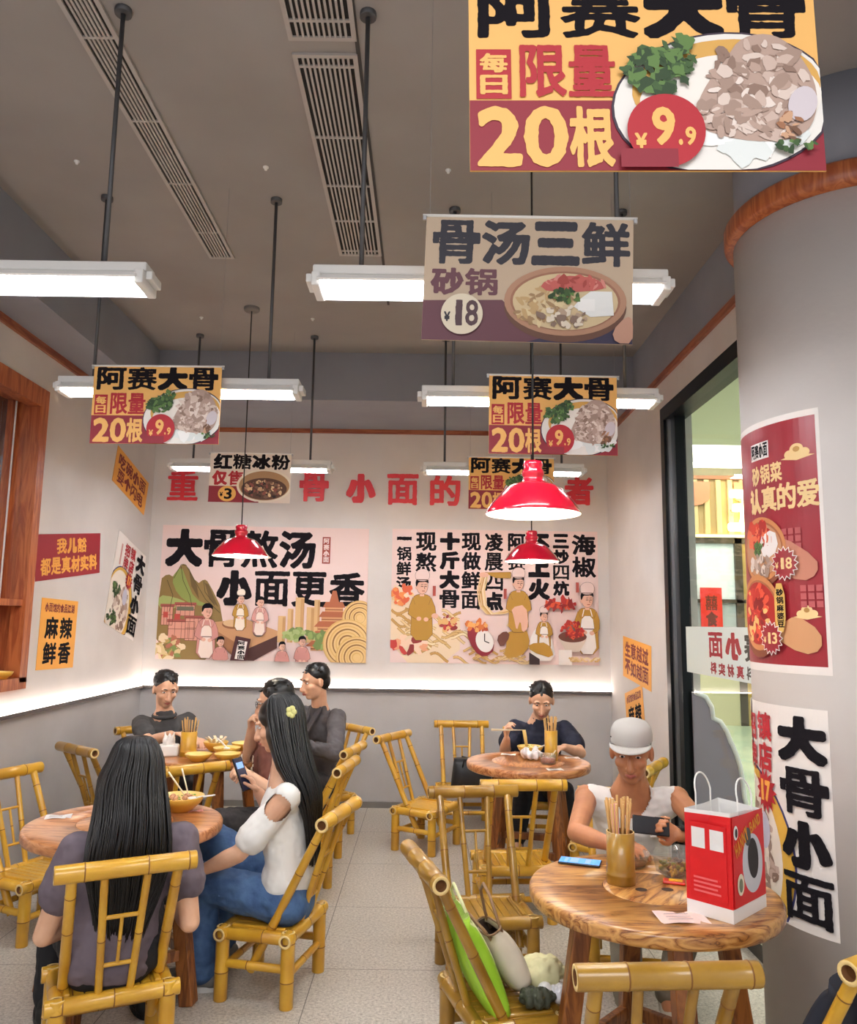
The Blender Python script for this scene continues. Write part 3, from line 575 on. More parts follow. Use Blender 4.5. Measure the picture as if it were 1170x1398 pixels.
def figure(cx, top, h_, body, hair, apron=None, hat=None, look=1):
    """cartoon cook: legs and apron, two bent arms, head with hair or cook's cap"""
    k = h_/200; X = lambda dx: cx+dx*k*look; Y = lambda dy: top+dy*k; G = lambda q: [(X(x), Y(y)) for x, y in q]
    p.opoly(G([(-30, 62), (-14, 52), (14, 52), (30, 62), (33, 120), (36, 200), (-36, 200), (-33, 120)]), body, 1); p.up()
    if apron: p.opoly(G([(-17, 78), (17, 78), (22, 120), (30, 200), (-30, 200), (-22, 120)]), apron, 1, 1.5); p.line(G([(-16, 80), (-10, 56)]), 3*k, apron).line(G([(16, 80), (10, 56)]), 3*k, apron); p.line(G([(-24, 120), (24, 120)]), 3*k, OUTL); p.up()
    p.opoly(G([(-30, 62), (-40, 92), (-44, 116), (-30, 126), (-12, 136), (-8, 126), (-28, 112), (-22, 86)]), body); p.opoly(G([(30, 62), (42, 92), (46, 118), (32, 128), (16, 138), (12, 128), (30, 112), (22, 86)]), body); p.up()
    p.ell(X(-9), Y(131), 8*k, 7*k, SKINP, 12); p.ell(X(14), Y(133), 8*k, 7*k, SKINP, 12); p.rect(min(X(-7), X(7)), Y(42), max(X(-7), X(7)), Y(58), SKINP); p.up()
    p.opoly(G([(-17, 10), (-18, 30), (-12, 46), (2, 52), (14, 44), (19, 28), (17, 10)]), SKINP, 2, 1.6); p.ell(X(-18), Y(30), 4*k, 6*k, SKINP, 10); p.up()
    p.poly(G([(-20, 28), (-22, 8), (-12, -6), (8, -8), (20, 2), (21, 18), (14, 10), (0, 12), (-12, 12), (-16, 24)]), hair, 1); p.up()
    if hat: p.opoly(G([(-19, 8), (-24, -14), (-14, -28), (2, -32), (18, -28), (25, -12), (19, 8)]), hat, 2, 1.6); p.line(G([(-18, 4), (18, 4)]), 2.5*k, OUTL); p.up()
    for dx in (0, 11): p.line(G([(dx-4, 26), (dx+4, 26)]), 2.4*k, OUTL); p.line(G([(dx-4, 20), (dx+4, 19)]), 1.6*k, OUTL)
    p.line(G([(7, 28), (9, 35)]), 1.6*k, OUTL); p.line(G([(0, 41), (9, 41)]), 2.4*k, ink('#a24a3c')); p.up()
figure(265, 430, 280, ink('#cf8f86'), INK, ink('#f0dcd0')); figure(440, 370, 190, OCH, INK, ink('#f1e3d2'), ink('#f3e8da')); figure(545, 385, 200, ink('#d49a90'), INK, ink('#f1dccf')); figure(345, 600, 190, ink('#cf8f86'), INK); figure(670, 620, 170, ink('#cf8f86'), INK); figure(775, 590, 190, ink('#cf8f86'), INK)
p.poly([(425, 590), (505, 605), (485, 720), (400, 720)], ink('#4a1f22')).up().poly([(440, 612), (488, 620), (472, 715), (424, 710)], PAPER); p.up(); p.text('阿赛小面', 437, 616, 476, 712, INK, .1, vert=True)
o = p.build('wall_poster', ((-1.475, YB-.006, 1.846), (1, 0, -.006), (0, 0, 1))); tag(o, 'wide pink wall poster of a mountain noodle stall behind the left pendant lamp', 'poster', 'illustrated posters on the back wall')
# ---- right poster, three joined panels (grid 0..1110 x 0..720)
p = Print(1.87, 1.2, (0, 0, 1110, 720), PINK, .004, 12)
for t_, x0, y0, x1, y1 in (('一锅鲜汤', 25, 12, 105, 340), ('现熬', 128, 12, 240, 235), ('十斤大骨', 258, 12, 365, 430), ('现做鲜面', 375, 12, 480, 435), ('凌晨四点', 500, 12, 600, 440), ('阿赛', 625, 12, 720, 220), ('不上火', 735, 12, 850, 380), ('三炒四炕', 868, 12, 955, 355), ('海椒', 970, 12, 1100, 255)): p.text(t_, x0, y0, x1, y1, INK, .06, .05, True)
p.up()
NOOD = [ink(c) for c in ('#e6c896', '#d9b274', '#c99a58', '#f0dcb4')]; CHILI = [ink(c) for c in ('#b52a24', '#8f1c1c', '#d8512f')]
p.poly([(0, 300), (60, 320), (120, 400), (200, 520), (290, 500), (370, 430), (370, 720), (0, 720)], ink('#ead2b2'), 1); p.up()
for i in range(34):
    a, x, y = p.rnd.random()*6, p.rnd.random()*340, 430+p.rnd.random()*270; pts = [(x+k*16, y+18*math.sin(a+k*.7)+k*3) for k in range(7)]; p.lay += .03; p.line(pts, 15, ink('#a57a3c')); p.lay += .03; p.line(pts, 11, p.rnd.choice(NOOD))
p.lay = math.ceil(p.lay); p.blobs(30, 60, 360, 60, 50, [ink('#e48a4a'), ink('#d9603a'), ink('#f0c890')], 8, 24); p.blobs(26, 100, 620, 90, 40, [ink('#c23a34'), ink('#e8a27c'), ink('#8f2a28'), ink('#f3d2b8')], 10, 36, 2.4); p.blobs(22, 305, 510, 45, 40, [ink('#c23a34'), ink('#e0b070'), ink('#8f2a28')], 8, 22); p.up()
figure(165, 270, 330, OCH, INK, None, PINK); p.ell(235, 470, 18, 14, SKINP); p.up()
for i in range(26):
    a, x, y = p.rnd.random()*6, 380+p.rnd.random()*330, 640+p.rnd.random()*70; pts = [(x+k*14, y+12*math.sin(a+k*.8)) for k in range(6)]; p.lay += .03; p.line(pts, 12, ink('#a57a3c')); p.lay += .03; p.line(pts, 9, p.rnd.choice(NOOD))
p.lay = math.ceil(p.lay); p.poly([(600, 560), (720, 520), (745, 620), (690, 680), (600, 690), (620, 600)], OCH, 1); p.poly([(560, 580), (610, 540), (640, 570), (590, 640)], BRN, 1); p.up()
for k in range(5): p.line([(480+k*9, 250), (462+k*9, 330), (472+k*9, 410), (510+k*9, 455), (600+k*6, 452-k*6), (680, 430-k*5), (655-k*9, 520)], 7, NOOD[k % 4]); p.lay += .05
p.lay = math.ceil(p.lay); p.poly([(490, 232), (640, 228), (640, 262), (560, 262)], OCH); p.ell(495, 245, 26, 14, SKINP); p.up(); figure(680, 250, 300, OCH, INK, None, PINK); p.poly([(640, 420), (720, 400), (735, 520), (700, 560), (690, 480), (670, 550), (655, 470)], SKINP, 1); p.up(); p.poly([(400, 550), (440, 520), (520, 560), (560, 640), (500, 690), (440, 650)], ink('#8e1f2e'), 1); p.up().ell(500, 600, 46, 60, PAPER, 30, -.3); p.up().line([(500, 600), (500, 560)], 5, INK).line([(500, 600), (525, 610)], 5, INK); p.blobs(18, 460, 520, 50, 28, [ink('#d9763a'), ink('#b84d2c'), ink('#e9a860')], 10, 24); p.up()
p.poly([(740, 640), (745, 560), (800, 500), (850, 560), (880, 700), (760, 700)], PAPER, 1); p.up(); figure(815, 440, 200, OCH, INK, PAPER, PINK); p.poly([(730, 610), (840, 600), (870, 690), (740, 650)], OCH, 1); p.up(); figure(1045, 330, 330, OCH, INK, PAPER, PINK); p.poly([(890, 580), (1040, 580), (1000, 650), (930, 650)], ink('#d9c9ba')); p.ell(965, 570, 75, 30, BRN); p.up().blobs(90, 965, 530, 64, 42, CHILI, 6, 14, 2); p.blobs(40, 900, 395, 80, 26, CHILI, 10, 30, 3.5); p.rect(890, 640, 960, 720, PAPER); p.poly([(735, 655), (790, 690), (790, 720), (735, 720)], ink('#3a2628')); p.up()
for i in range(12):
    x = 940+p.rnd.random()*150; pts = [(x+k*10, 690+10*math.sin(i+k)) for k in range(5)]; p.line(pts, 9, p.rnd.choice(NOOD))
p.up()
for x, y in ((222, 310), (600, 320), (985, 280)): p.rect(x, y, x+16, y+54, ink('#a8453a'))
o = p.build('wall_poster', ((.614, YB-.006, 1.846), (1, 0, -.001), (0, 0, 1))); tag(o, 'white and ochre wall poster of three cooks behind the right pendant lamps', 'poster', 'illustrated posters on the back wall')
# ---- sheets on the side walls
def wallsheet(p, name, label, y0, z0, W, rot, side, group):
    c = V((XL+.004 if side < 0 else XR-.004, y0, z0)); ry = 1 if side < 0 else -1
    o = p.build(name, (c, (0, ry*math.cos(rot), math.sin(rot)), (0, -ry*math.sin(rot), math.cos(rot)))); return tag(o, label, 'poster', group)
G = 'slogan sheets stuck on the side walls'
DRED = ink('#7e2320'); OR = ink('#efa94a')
p = Print(.77, .31, (0, 0, 100, 40), OR, .002, 21); p.text('吃碗小面', 7, 4, 93, 19, DRED, .06); p.text('耍个闪电', 10, 21, 90, 36, DRED, .06)
wallsheet(p, 'slogan_sheet', 'tilted orange slogan sheet high on the left wall under a price banner', 6.64, 2.755, .77, -.24, -1, G)
p = Print(1.0, .305, (0, 0, 100, 31), ink('#9c2430'), .002, 22); p.text('我儿豁', 28, 3, 76, 14, OR, .06); p.text('都是真材实料', 6, 16, 95, 28, OR, .04)
wallsheet(p, 'slogan_sheet', 'dark red slogan sheet with yellow writing on the left wall', 5.6, 2.04, 1, .12, -1, G)
def spicy(seed):
    p = Print(.545, .47, (0, 0, 54, 47), OR, .002, seed); p.text('小面馆的食品江湖', 5, 3, 49, 9, DRED, .04); p.text('麻辣', 6, 12, 49, 27, INK, .12); p.text('鲜香', 6, 29, 49, 44, INK, .12); return p
wallsheet(spicy(23), 'slogan_sheet', 'yellow sheet with four black characters low on the left wall', 5.5, 1.49, .54, -.02, -1, G)
wallsheet(spicy(24), 'slogan_sheet', 'tilted yellow sheet on the right wall directly behind the capped man', 6.36, .87, .54, .2, 1, G)
p = Print(.83, .33, (0, 0, 100, 40), OR, .002, 25); p.text('生意越过', 8, 4, 92, 19, DRED, .04); p.text('不如越面', 8, 21, 92, 36, DRED, .04)
wallsheet(p, 'slogan_sheet', 'orange slogan sheet with red writing on right wall beside black window frame', 6.29, 1.32, .83, -.075, 1, G)
def signature(w_, h_, seed):
    p = Print(w_, h_, (0, 0, 66, 78), PAPER, .002, seed)
    p.ell(22, 58, 29, 33, ink('#3b3a70'), 40); p.up().ell(22, 58, 28, 32, ink('#e3b34a'), 40); p.up().ell(20, 58, 24, 29, ink('#efe3d4'), 40); p.up()
    p.blobs(60, 25, 60, 16, 20, MEAT, 1.5, 4.5, 2, .6); p.ell(32, 48, 5, 7, ink('#c9c6d6'), 20); p.up(); leafy(p, 26, 12, 46, 8, 6, 3.2); leafy(p, 26, 12, 70, 8, 6, 3.2); p.rect(0, 0, 20, 26, PAPER); p.up()
    p.text('镇店', 30, 3, 41, 26, RED, .06, vert=True); p.text('招牌', 17, 4, 28, 27, RED, .06, vert=True); p.rect(9, 8, 12, 26, ink('#d8a39c')); p.up(); p.star(35, 33, 5.2, 8, RED, 14, 1.1); p.up(); p.char('1', 31.6, 29, 34, 37, OR); p.char('7', 35, 29, 39, 37, OR)
    p.text('大骨小面', 45, 2, 65.3, 76, INK, .1, .06, True); return p
wallsheet(signature(.68, .77, 26), 'signature_dish_sheet', 'white tilted dish sheet with black characters on left wall near the corner', 6.68, 1.862, .68, -.24, -1, 'white signature dish sheets')
PC = V((1.79, 3.23, 0))
def wrap(phi_right, W, zc, r=.4515):
    def f(u, v, out):
        a = math.radians(phi_right)-(W/2-u)/.45; return PC+V((math.cos(a)*(r+out), math.sin(a)*(r+out), zc+v))
    return f
o = signature(.66, .79, 27).build('signature_dish_sheet', None, None, wrap(222, .66, .91)); tag(o, 'white dish sheet with large black characters wrapped low on round pillar', 'poster', 'white signature dish sheets')
# red clay-pot poster on the pillar (grid: 1 unit = 1 cm, 70 x 100)
p = Print(.7, 1.0, (0, 0, 70, 100), PAPER, .002, 31); PR = ink('#9d2430', None, .35); GOLD = ink('#f0cf94')
p.rect(1, 2.5, 68.6, 97, PR); p.up(); p.rect(36, 8.5, 48, 15.5, PAPER); p.up(); p.text('阿赛小面', 36.5, 9, 47.5, 14.8, INK, .06); p.text('砂锅菜', 36, 18, 54.5, 26, GOLD, .05); p.text('认真的爱', 33.5, 27, 69, 37.5, GOLD, .03, .07)
for cx, cy, s in ((61, 15.5, 1), (62, 77, .8)):
    for dx, dy, r in ((-3, 1, 2.2), (0, -.8, 2.8), (3, .8, 2.2), (0, 1.5, 2.4)): p.ell(cx+dx*s, cy+dy*s, r*s, r*.8*s, GOLD, 20)
    p.poly([(cx-7*s, cy+2.4*s), (cx, cy+1*s), (cx+7*s, cy+2.2*s), (cx, cy+3.6*s)], GOLD); p.up().ell(cx, cy-.8*s, 1.4*s, 1.1*s, ink('#b98a48'), 16); p.up()
for x0, y0 in ((53, 45), (60, 67)):
    for i in range(3):
        for j in range(3): p.rect(x0+i*3, y0+j*3, x0+i*3+2.3, y0+j*3+2.3, ink('#bd5a5c'))
p.up(); p.poly([(50, 50), (54, 48), (67, 57), (67, 63), (61, 66), (48, 60)], ink('#c7836b'), 1); p.poly([(50, 82), (58, 78), (67, 84), (67, 91), (60, 93), (46, 86)], ink('#d29a6c'), 1); p.up()
pot(p, 41, 52, 14, 13, '#c8926c', ('#8a4a30', '#d08a55', '#b06a42')); p.blobs(30, 40, 46, 9, 5, [ink('#d5402a'), ink('#b3271f'), ink('#e8724e')], 1.5, 3.5); p.poly([(40, 48), (50, 44), (52, 53), (44, 57)], ink('#f3ece8'), 1); p.up(); leafy(p, 12, 40, 51, 3, 3, 2); p.blobs(24, 40, 58, 7, 4, MEAT, 1, 2.6)
pot(p, 38, 77, 14, 15, '#b3271f', ('#8a4a30', '#d08a55', '#b06a42')); p.blobs(70, 37, 77, 10, 11, [ink('#c92f26'), ink('#8f1d1a'), ink('#e8563a'), ink('#edc077')], 1, 2.8, 1.8); p.up()
p.poly([(49, 66), (54, 66), (54, 84), (49, 86)], ink('#e0b45e'), 1); p.up(); p.text('砂锅麻婆豆腐'[:4]+'豆', 50, 68, 53.4, 83, INK, .1, vert=True); p.up()
for cx, cy, t_ in ((54.5, 58.5, '18'), (46.5, 87, '13')):
    p.star(cx, cy, 4.8, 6.2, PAPER, 16, 1.1); p.up().star(cx, cy, 4.3, 5.7, PR, 16, 1.1); p.up().char('￥', cx-4, cy-.6, cx-2.4, cy+2, GOLD); p.text(t_, cx-2.2, cy-2.2, cx+3.6, cy+2.2, GOLD, .08)
o = p.build('pot_poster', None, None, wrap(225.2, .7, 1.93, .4512)); tag(o, 'tall glossy red clay pot poster wrapped around the pillar', 'poster')
# band of mirrored lettering on the corridor side of the glass
p = Print(1.7, .29, (0, 0, 170, 29), ink('#dfeae6'), .0015, 41); 
for i, (ch, m) in enumerate((('阿', ink('#3a3f42')), ('赛', ink('#4b4a42')), ('小', ink('#a32a30')), ('面', ink('#a5202c')))): p.char(ch, 25+i*27, 3, 48+i*27, 18, m)
for i, ch in enumerate('自助小料真材实料'): p.char(ch, 23+i*13.4, 20.5, 33+i*13.4, 27.5, ink('#55504a') if i < 4 else ink('#9a2a30'))
o = p.build('glass_banner', ((XR+.045, 4.37, 1.455), (0, 1, 0), (0, 0, 1)), back=True); tag(o, 'pale frosted lettering band stuck across the corridor window, read mirrored', 'window sign')
# ---------------------------------------------------------------- lamps and ceiling fittings
TUBE = mat('tube_glow', '#f6f9ff', .4, emit=TUBE_STRENGTH); FIXW = mat('fixture_white', '#dcdad6', .4); REFL = mat('reflector_white', '#f2f0ec', .25)
t = thing('tube_light', 'x', 'ceiling light', (0, 0, 0))
b = MB(); b.b2((-.6, -.045, 0), (.6, .045, .034), FIXW, .006); b.build('housing', t)
b = MB(); b.prism([(-.58, -.04, 0), (-.58, -.09, -.035), (-.58, -.084, -.04), (-.58, -.035, -.008), (-.58, .035, -.008), (-.58, .084, -.04), (-.58, .09, -.035), (-.58, .04, 0)], (1.16, 0, 0), REFL); b.build('reflector', t)
for y in (-.045, .045):
    b = MB(); b.tube([(-.56, y, -.034), (.56, y, -.034)], .015, TUBE, 10); b.build('tube', t)
for sx in (-1, 1):
    b = MB(); b.b2((sx*.57, -.07, -.052), (sx*.6, .07, -.002), FIXW, .005); b.b2((sx*.6, -.045, -.03), (sx*.622, .05, .0), FIXW, .004); b.build('end_cap', t)
    b = MB(); b.tube([(sx*.44, 0, .034), (sx*.44, 0, ZC-2.76)], .0085, ROD, 8); b.build('hanging_rod', t)
    b = MB(); b.lathe([(.03, ZC-2.76-.02), (.03, ZC-2.76)], ROD, 14, (sx*.44, 0, 0), (True, False)); b.build('rod_plate', t)
FX = [(-1.56, 2.57, 'twin tube light cut off by the left edge, nearest row'), (.2, 2.57, 'twin tube light nearest the camera, half hidden by the stew pot banner'), (-1.25, 3.85, 'twin tube light crossing behind the left yellow price banner'), (.56, 3.92, 'twin tube light crossing behind the right yellow price banner'), (-1.33, 5.84, 'twin tube light behind the small dark jelly banner'), (.56, 5.84, 'far twin tube light behind the small yellow banner and red lamp')]
for i, (x, y, l) in enumerate(FX):
    if i == 0: t.location = (x, y, 2.76); t['label'] = l; t['group'] = 'suspended twin tube lights'; T0 = t
    else: dup(T0, (x, y, 2.76), 0, l)
RED_E = mat('red_enamel', '#c8102e', .18, coat=.6); INW = mat('shade_white_inside', '#f4f1ea', .4); BULB = mat('bulb_glow', '#fff2e0', .4, emit=BULB_STRENGTH)
t = thing('pendant_lamp', 'x', 'pendant lamp')
b = MB(); b.lathe([(.028, .2), (.036, .2), (.04, .185), (.036, .17), (.044, .16), (.044, .145), (.038, .138), (.042, .125), (.052, .115), (.085, .106), (.108, .093), (.165, .03), (.179, .007), (.186, -.004), (.186, -.01)], RED_E, 40); b.build('shade', t)
b = MB(); b.lathe([(.184, -.01), (.177, .004), (.161, .027), (.104, .088), (.05, .1), (.0, .104)], INW, 40); b.build('shade_lining', t)
b = MB(); b.ball((0, 0, .03), (.05, .05, .055), BULB, 10); b.build('bulb', t)
b = MB(); b.tube([(0, 0, .2), (0, 0, 1.74)], .004, mat('cord_black', '#1a1a1a', .5), 8); b.build('cord', t)
b = MB(); b.lathe([(.0, 1.71), (.05, 1.712), (.055, 1.72), (.055, 1.74)], mat('canopy_grey', '#77736f', .5), 20); b.build('canopy', t)
for i, (x, y, l) in enumerate([(.411, 3.06, 'large red pendant lamp nearest the camera, over the right front table'), (-1.255, 5.3, 'red pendant lamp in front of the wide mountain poster'), (.714, 5.4, 'small red pendant lamp in front of the three cooks poster')]):
    if i == 0: t.location = (x, y, 2.035); t['label'] = l; t['group'] = 'red enamel pendant lamps'; P0 = t
    else: dup(P0, (x, y, 2.035), 0, l)
# linear air grilles let into the ceiling
GRW = mat('grille_white', '#b5aea8', .5); GRD = mat('grille_dark', '#2a2725', .9)
def grille(label, x0, x1, y0, y1, n, bars):
    t = thing('ceiling_vent', label, 'air vent', ((x0+x1)/2, (y0+y1)/2, ZC), 0, 'linear air vents in the ceiling'); w, h = (x1-x0)/2, (y1-y0)/2
    b = MB(); b.b2((-w, -h, -.004), (w, h, -.001), GRD); b.build('backing', t)
    b = MB(); f = .018
    b.b2((-w-f, -h-f, -.012), (-w, h+f, -.001), GRW); b.b2((w, -h-f, -.012), (w+f, h+f, -.001), GRW); b.b2((-w, -h-f, -.012), (w, -h, -.001), GRW); b.b2((-w, h, -.012), (w, h+f, -.001), GRW)
    for y in bars: b.b2((-w, y-.006-(y0+y1)/2, -.011), (w, y+.006-(y0+y1)/2, -.002), GRW)
    b.build('frame', t); b = MB()
    for i in range(1, n): x = -w+2*w*i/n; b.b2((x-.0045, -h, -.0105), (x+.0045, h, -.003), GRW)
    b.build('slats', t)
grille('long narrow slotted air vent at the left of the ceiling', -1.32, -1.205, 1.9, 4.5, 7, (2.7, 3.2, 3.7, 4.2))
grille('wide slotted air vent running along the middle of the ceiling', -.53, -.315, 2.79, 4.44, 11, (2.84, 3.3, 3.7, 4.05, 4.4))
grille('wide slotted air vent cut by the top edge of the photo', -.53, -.31, 1.9, 2.68, 11, (2.2, 2.6))
b = MB(); b.b2((-.3, 1.5, ZC-.006), (-.285, 5.2, ZC), mat('seam_dark', '#4b4744', .8)); struct('trim_7', b)
pts = [(105, 220), (363, 228), (612, 232), (275, 433), (427, 435)]
def ceil_at(px, py):
    d = cf*1080+cr*(px-585)-cu*(py-699); return V((0, 0, 1.6))+d*((ZC-1.6)/d.z)
SPL = ['left of the long narrow vent', 'between the two vents', 'beside the largest banner', 'far left, behind the left lamps', 'far middle, near the dark bulkhead']
for i, q in enumerate(pts):
    c = ceil_at(*q); t = thing('ceiling_sprinkler', 'tiny white sprinkler head in the ceiling '+SPL[i], 'sprinkler', (c.x, c.y, ZC), 0, 'sprinkler heads in the ceiling')
    b = MB(); b.lathe([(.0, -.016), (.007, -.016), (.008, -.006), (.014, -.004), (.014, 0)], WHITE, 12); b.build('head', t)
# ---------------------------------------------------------------- bamboo chairs
def bamboo(b, p0, p1, r, m, nodes=(), open0=False, open1=False, taper=1.0, n=16):
    p0, p1 = V(p0), V(p1); d = (p1-p0).normalized(); x = d.orthogonal().normalized(); y = d.cross(x); L = (p1-p0).length; st = []
    def k(t): return r*(1+(taper-1)*t)
    if open0: st += [(.02/L, r*.55, BHOLE), (.0, r*.62, BEND)]
    st += [(0.0, r*.97, m), (.004/L, r, m)]
    for t in sorted(nodes): st += [(t-.006/L, k(t)*1.0, m), (t-.0022/L, k(t)*1.05, BNODE), (t+.0022/L, k(t)*1.05, m), (t+.007/L, k(t)*1.0, m)]
    st += [(1-.004/L, k(1), m), (1.0, k(1)*.97, BEND if open1 else m)]
    if open1: st += [(1.0, r*.62, BHOLE), (1-.02/L, r*.55, m)]
    rs = [[p0+d*(t*L)+(x*math.cos(2*PI*j/n)+y*math.sin(2*PI*j/n))*q for j in range(n)] for t, q, _ in st]
    b.rings(rs, BHOLE if (open0 or open1) else m, True, True, True, [s[2] for s in st])
    return b
def chair_parts(m, sd):
    rn = random.Random(sd); P = []
    def add(name, b): P.append((name, b.mesh('bamboo_chair_'+name)))
    R3 = lambda a: a+rn.uniform(-.05, .05)
    for sx in (-1, 1):
        for sy in (-1, 1):
            b = MB(); bamboo(b, (sx*.185, sy*.15, 0), (sx*.185, sy*.15, .298), .029, m, (R3(.38), .86), False, True); add('leg', b)
    for sy in (-1, 1):
        b = MB(); bamboo(b, (-.225, sy*.15, .272), (.225, sy*.15, .272), .0285, m, (.13, R3(.5), .87), True, True); add('seat_rail', b)
    for sx in (-1, 1):
        b = MB(); bamboo(b, (sx*.185, -.13, .270), (sx*.185, .13, .270), .026, m, (R3(.4),)); add('seat_rail', b)
    b = MB()
    for i in range(9): x = -.15+i*.0375; b.box((x, 0, .285), (.0345, .262, .012), m, None, .004)
    b.box((-.152, 0, .293), (.022, .25, .016), m, None, .006); b.box((.152, 0, .293), (.022, .25, .016), m, None, .006); add('seat', b)
    for sy in (-1, 1):
        b = MB(); bamboo(b, (-.185, sy*.15, .125), (.185, sy*.15, .125), .0155, m, (R3(.5),)); add('stretcher', b)
    for sx in (-1, 1):
        b = MB(); bamboo(b, (sx*.185, -.15, .15), (sx*.185, .15, .15), .0175, m, (R3(.55),)); add('stretcher', b)
    top = V((0, -.3, .75))
    for sx in (-1, 1):
        b = MB(); bamboo(b, (sx*.158, .03, .12), (sx*.175, -.295, .75), .0195, m, (.3, R3(.62), .86), taper=.92); add('back_post', b)
    f = lambda sx, t: V((sx*(.052+.02*t), -.145-.152*t, .285+.465*t))
    for sx in (-1, 1):
        b = MB(); bamboo(b, f(sx, 0), f(sx, 1), .0135, m, (R3(.45),)); add('back_slat', b)
    for t in (.24, .62):
        b = MB(); bamboo(b, f(-1, t), f(1, t), .0075, m); add('cross_bar', b)
    b = MB(); bamboo(b, (f(-1, .24)+f(1, .24))/2, (f(-1, .62)+f(1, .62))/2, .0065, m, (.5,)); add('back_spindle', b)
    b = MB(); bamboo(b, top+V((-.232, 0, 0)), top+V((.232, 0, 0)), .031, m, (.18+rn.uniform(0, .1), R3(.6), .94), True, True); add('top_rail', b)
    return P
CH = [chair_parts(BAMBOO, 1), chair_parts(BAMBOO_D, 2), chair_parts(BAMBOO, 3)]
def chair(mx, my, fx, fy, label, v=0, group='low bamboo chairs'):
    """(mx, my) = middle of the top rail on plan, (fx, fy) = direction the seat faces"""
    l = math.hypot(fx, fy); fx, fy = fx/l, fy/l
    t = thing('bamboo_chair', label, 'chair', (mx+fx*.3, my+fy*.3, 0), math.atan2(fy, fx)-PI/2, group)
    for name, me in CH[v]:
        o = bpy.data.objects.new(name, me); COL.objects.link(o); o.parent = t
    return t
chair(-1.02, 2.88, -.45, .89, 'bamboo chair under the woman with long black hair seen from behind')
chair(-.375, 3.70, -.97, .23, 'bamboo chair under the woman in white top holding a phone', 2)
chair(-2.30, 4.50, .91, -.41, 'empty bamboo chair at the left edge of the photo by the wall', 2)
chair(-2.27, 5.33, .63, .78, 'empty bamboo chair against the left wall under the yellow sheet', 1)
chair(-1.34, 4.70, -.62, .79, 'bamboo chair standing between the two left tables')
chair(-2.2, 6.38, .62, -.6, 'bamboo chair under the man in the grey polo shirt by the back corner', 2)
chair(-.475, 5.48, -.98, .2, 'empty bamboo chair right of the bowl table, beside the man in the grey jacket', 2)
chair(-.46, 4.87, -.98, .15, 'bamboo chair under the person in the brown printed tee', 0)
chair(-.56, 6.56, -.77, -.64, 'bamboo chair under the man in the grey jacket', 0)
chair(-.24, 6.14, .87, -.5, 'empty bamboo chair turned sideways on the aisle, near the back wall', 0)
chair(.31, 6.93, .05, -1, 'bamboo chair against the back wall with a black bag on its seat', 0)
chair(.25, 4.2, .15, -.99, 'empty bamboo chair with an empty seat facing the camera, between the right tables', 1)
chair(.53, 4.38, -.07, 1, 'bamboo chair tucked in at the far right table, its back to the camera', 0)
chair(.0, 2.95, .97, .26, 'dark bamboo chair holding the green tote and the cream handbag', 1)
chair(.605, 2.08, -.07, 1, 'bamboo chair at the bottom edge of the photo before the right front table', 1)
chair(1.26, 2.23, -.53, .85, 'bamboo chair cut by the bottom right corner, beside the pillar', 2)
chair(1.40, 4.97, -.87, .5, 'bamboo chair by the window, behind the man in the white tank top', 0)
chair(1.02, 4.2, -.15, -1, 'bamboo chair under the man in the white tank top', 2)
chair(.86, 6.55, -.1, -1, 'bamboo chair under the man in the navy tee eating noodles', 0)
# ---------------------------------------------------------------- round tables
GROOVE = mat('groove_dark', '#3a1f10', .6)
def table(x, y, rz, label, disc=.2, holes=False, leg=.335, R=.4, tm=None):
    tm = tm or TABLEWOOD_R
    t = thing('round_table', label, 'table', (x, y, 0), rz, 'round wooden tables')
    b = MB(); b.lathe([(.0, .668), (R-.02, .668), (R-.004, .675), (R, .685), (R, .708), (R-.005, .717), (R-.014, .72), (disc+.003, .72), (disc+.003, .716), (0, .716)], tm, 72); b.build('tabletop', t)
    b = MB(); b.lathe([(disc, .7165), (disc, .7195), (disc-.002, .7203), (0, .7203)], tm, 56); d = b.build('inset_disc', t); d.rotation_euler.z = .9
    b = MB(); b.lathe([(disc, .7163), (disc+.003, .7163)], GROOVE, 56)
    if holes:
        for sx in (-1, 1): b.lathe([(0, .7208), (.02, .7208)], GROOVE, 18, (sx*.045, -.02, 0))
    b.build('groove', t)
    for k in range(4):
        a = k*PI/2; c, s = math.cos(a), math.sin(a); b = MB(); b.bar((c*leg, s*leg, 0.0), (c*.235, s*.235, .668), .062, .062, LEGWOOD, (c, s, 0), .006); b.build('leg', t)
        c2, s2 = math.cos(a+PI/2), math.sin(a+PI/2); q = leg-.1*.3; z = .2
        b = MB(); b.bar((c*q, s*q, z), (c2*q, s2*q, z), .03, .045, LEGWOOD, (0, 0, 1), .004); b.build('stretcher', t)
    for k in range(2):
        a = k*PI/2; b = MB(); b.bar((-math.cos(a)*.27, -math.sin(a)*.27, .64), (math.cos(a)*.27, math.sin(a)*.27, .64), .04, .05, LEGWOOD, (0, 0, 1), .004); b.build('under_brace', t)
    return t
table(-1.308, 3.63, -.15, 'round wooden table in front of the woman seen from behind, bowl and jar on it', R=.415)
table(-1.425, 5.42, .5, 'round wooden table crowded with yellow bowls in the back left corner')
table(.674, 5.315, .55, 'round wooden table with a noodle bowl and plastic bag near the back wall', .235)
table(.78, 2.835, .05, 'round wooden table with the red paper bag, right front', .165, True, R=.415, tm=TABLEWOOD)
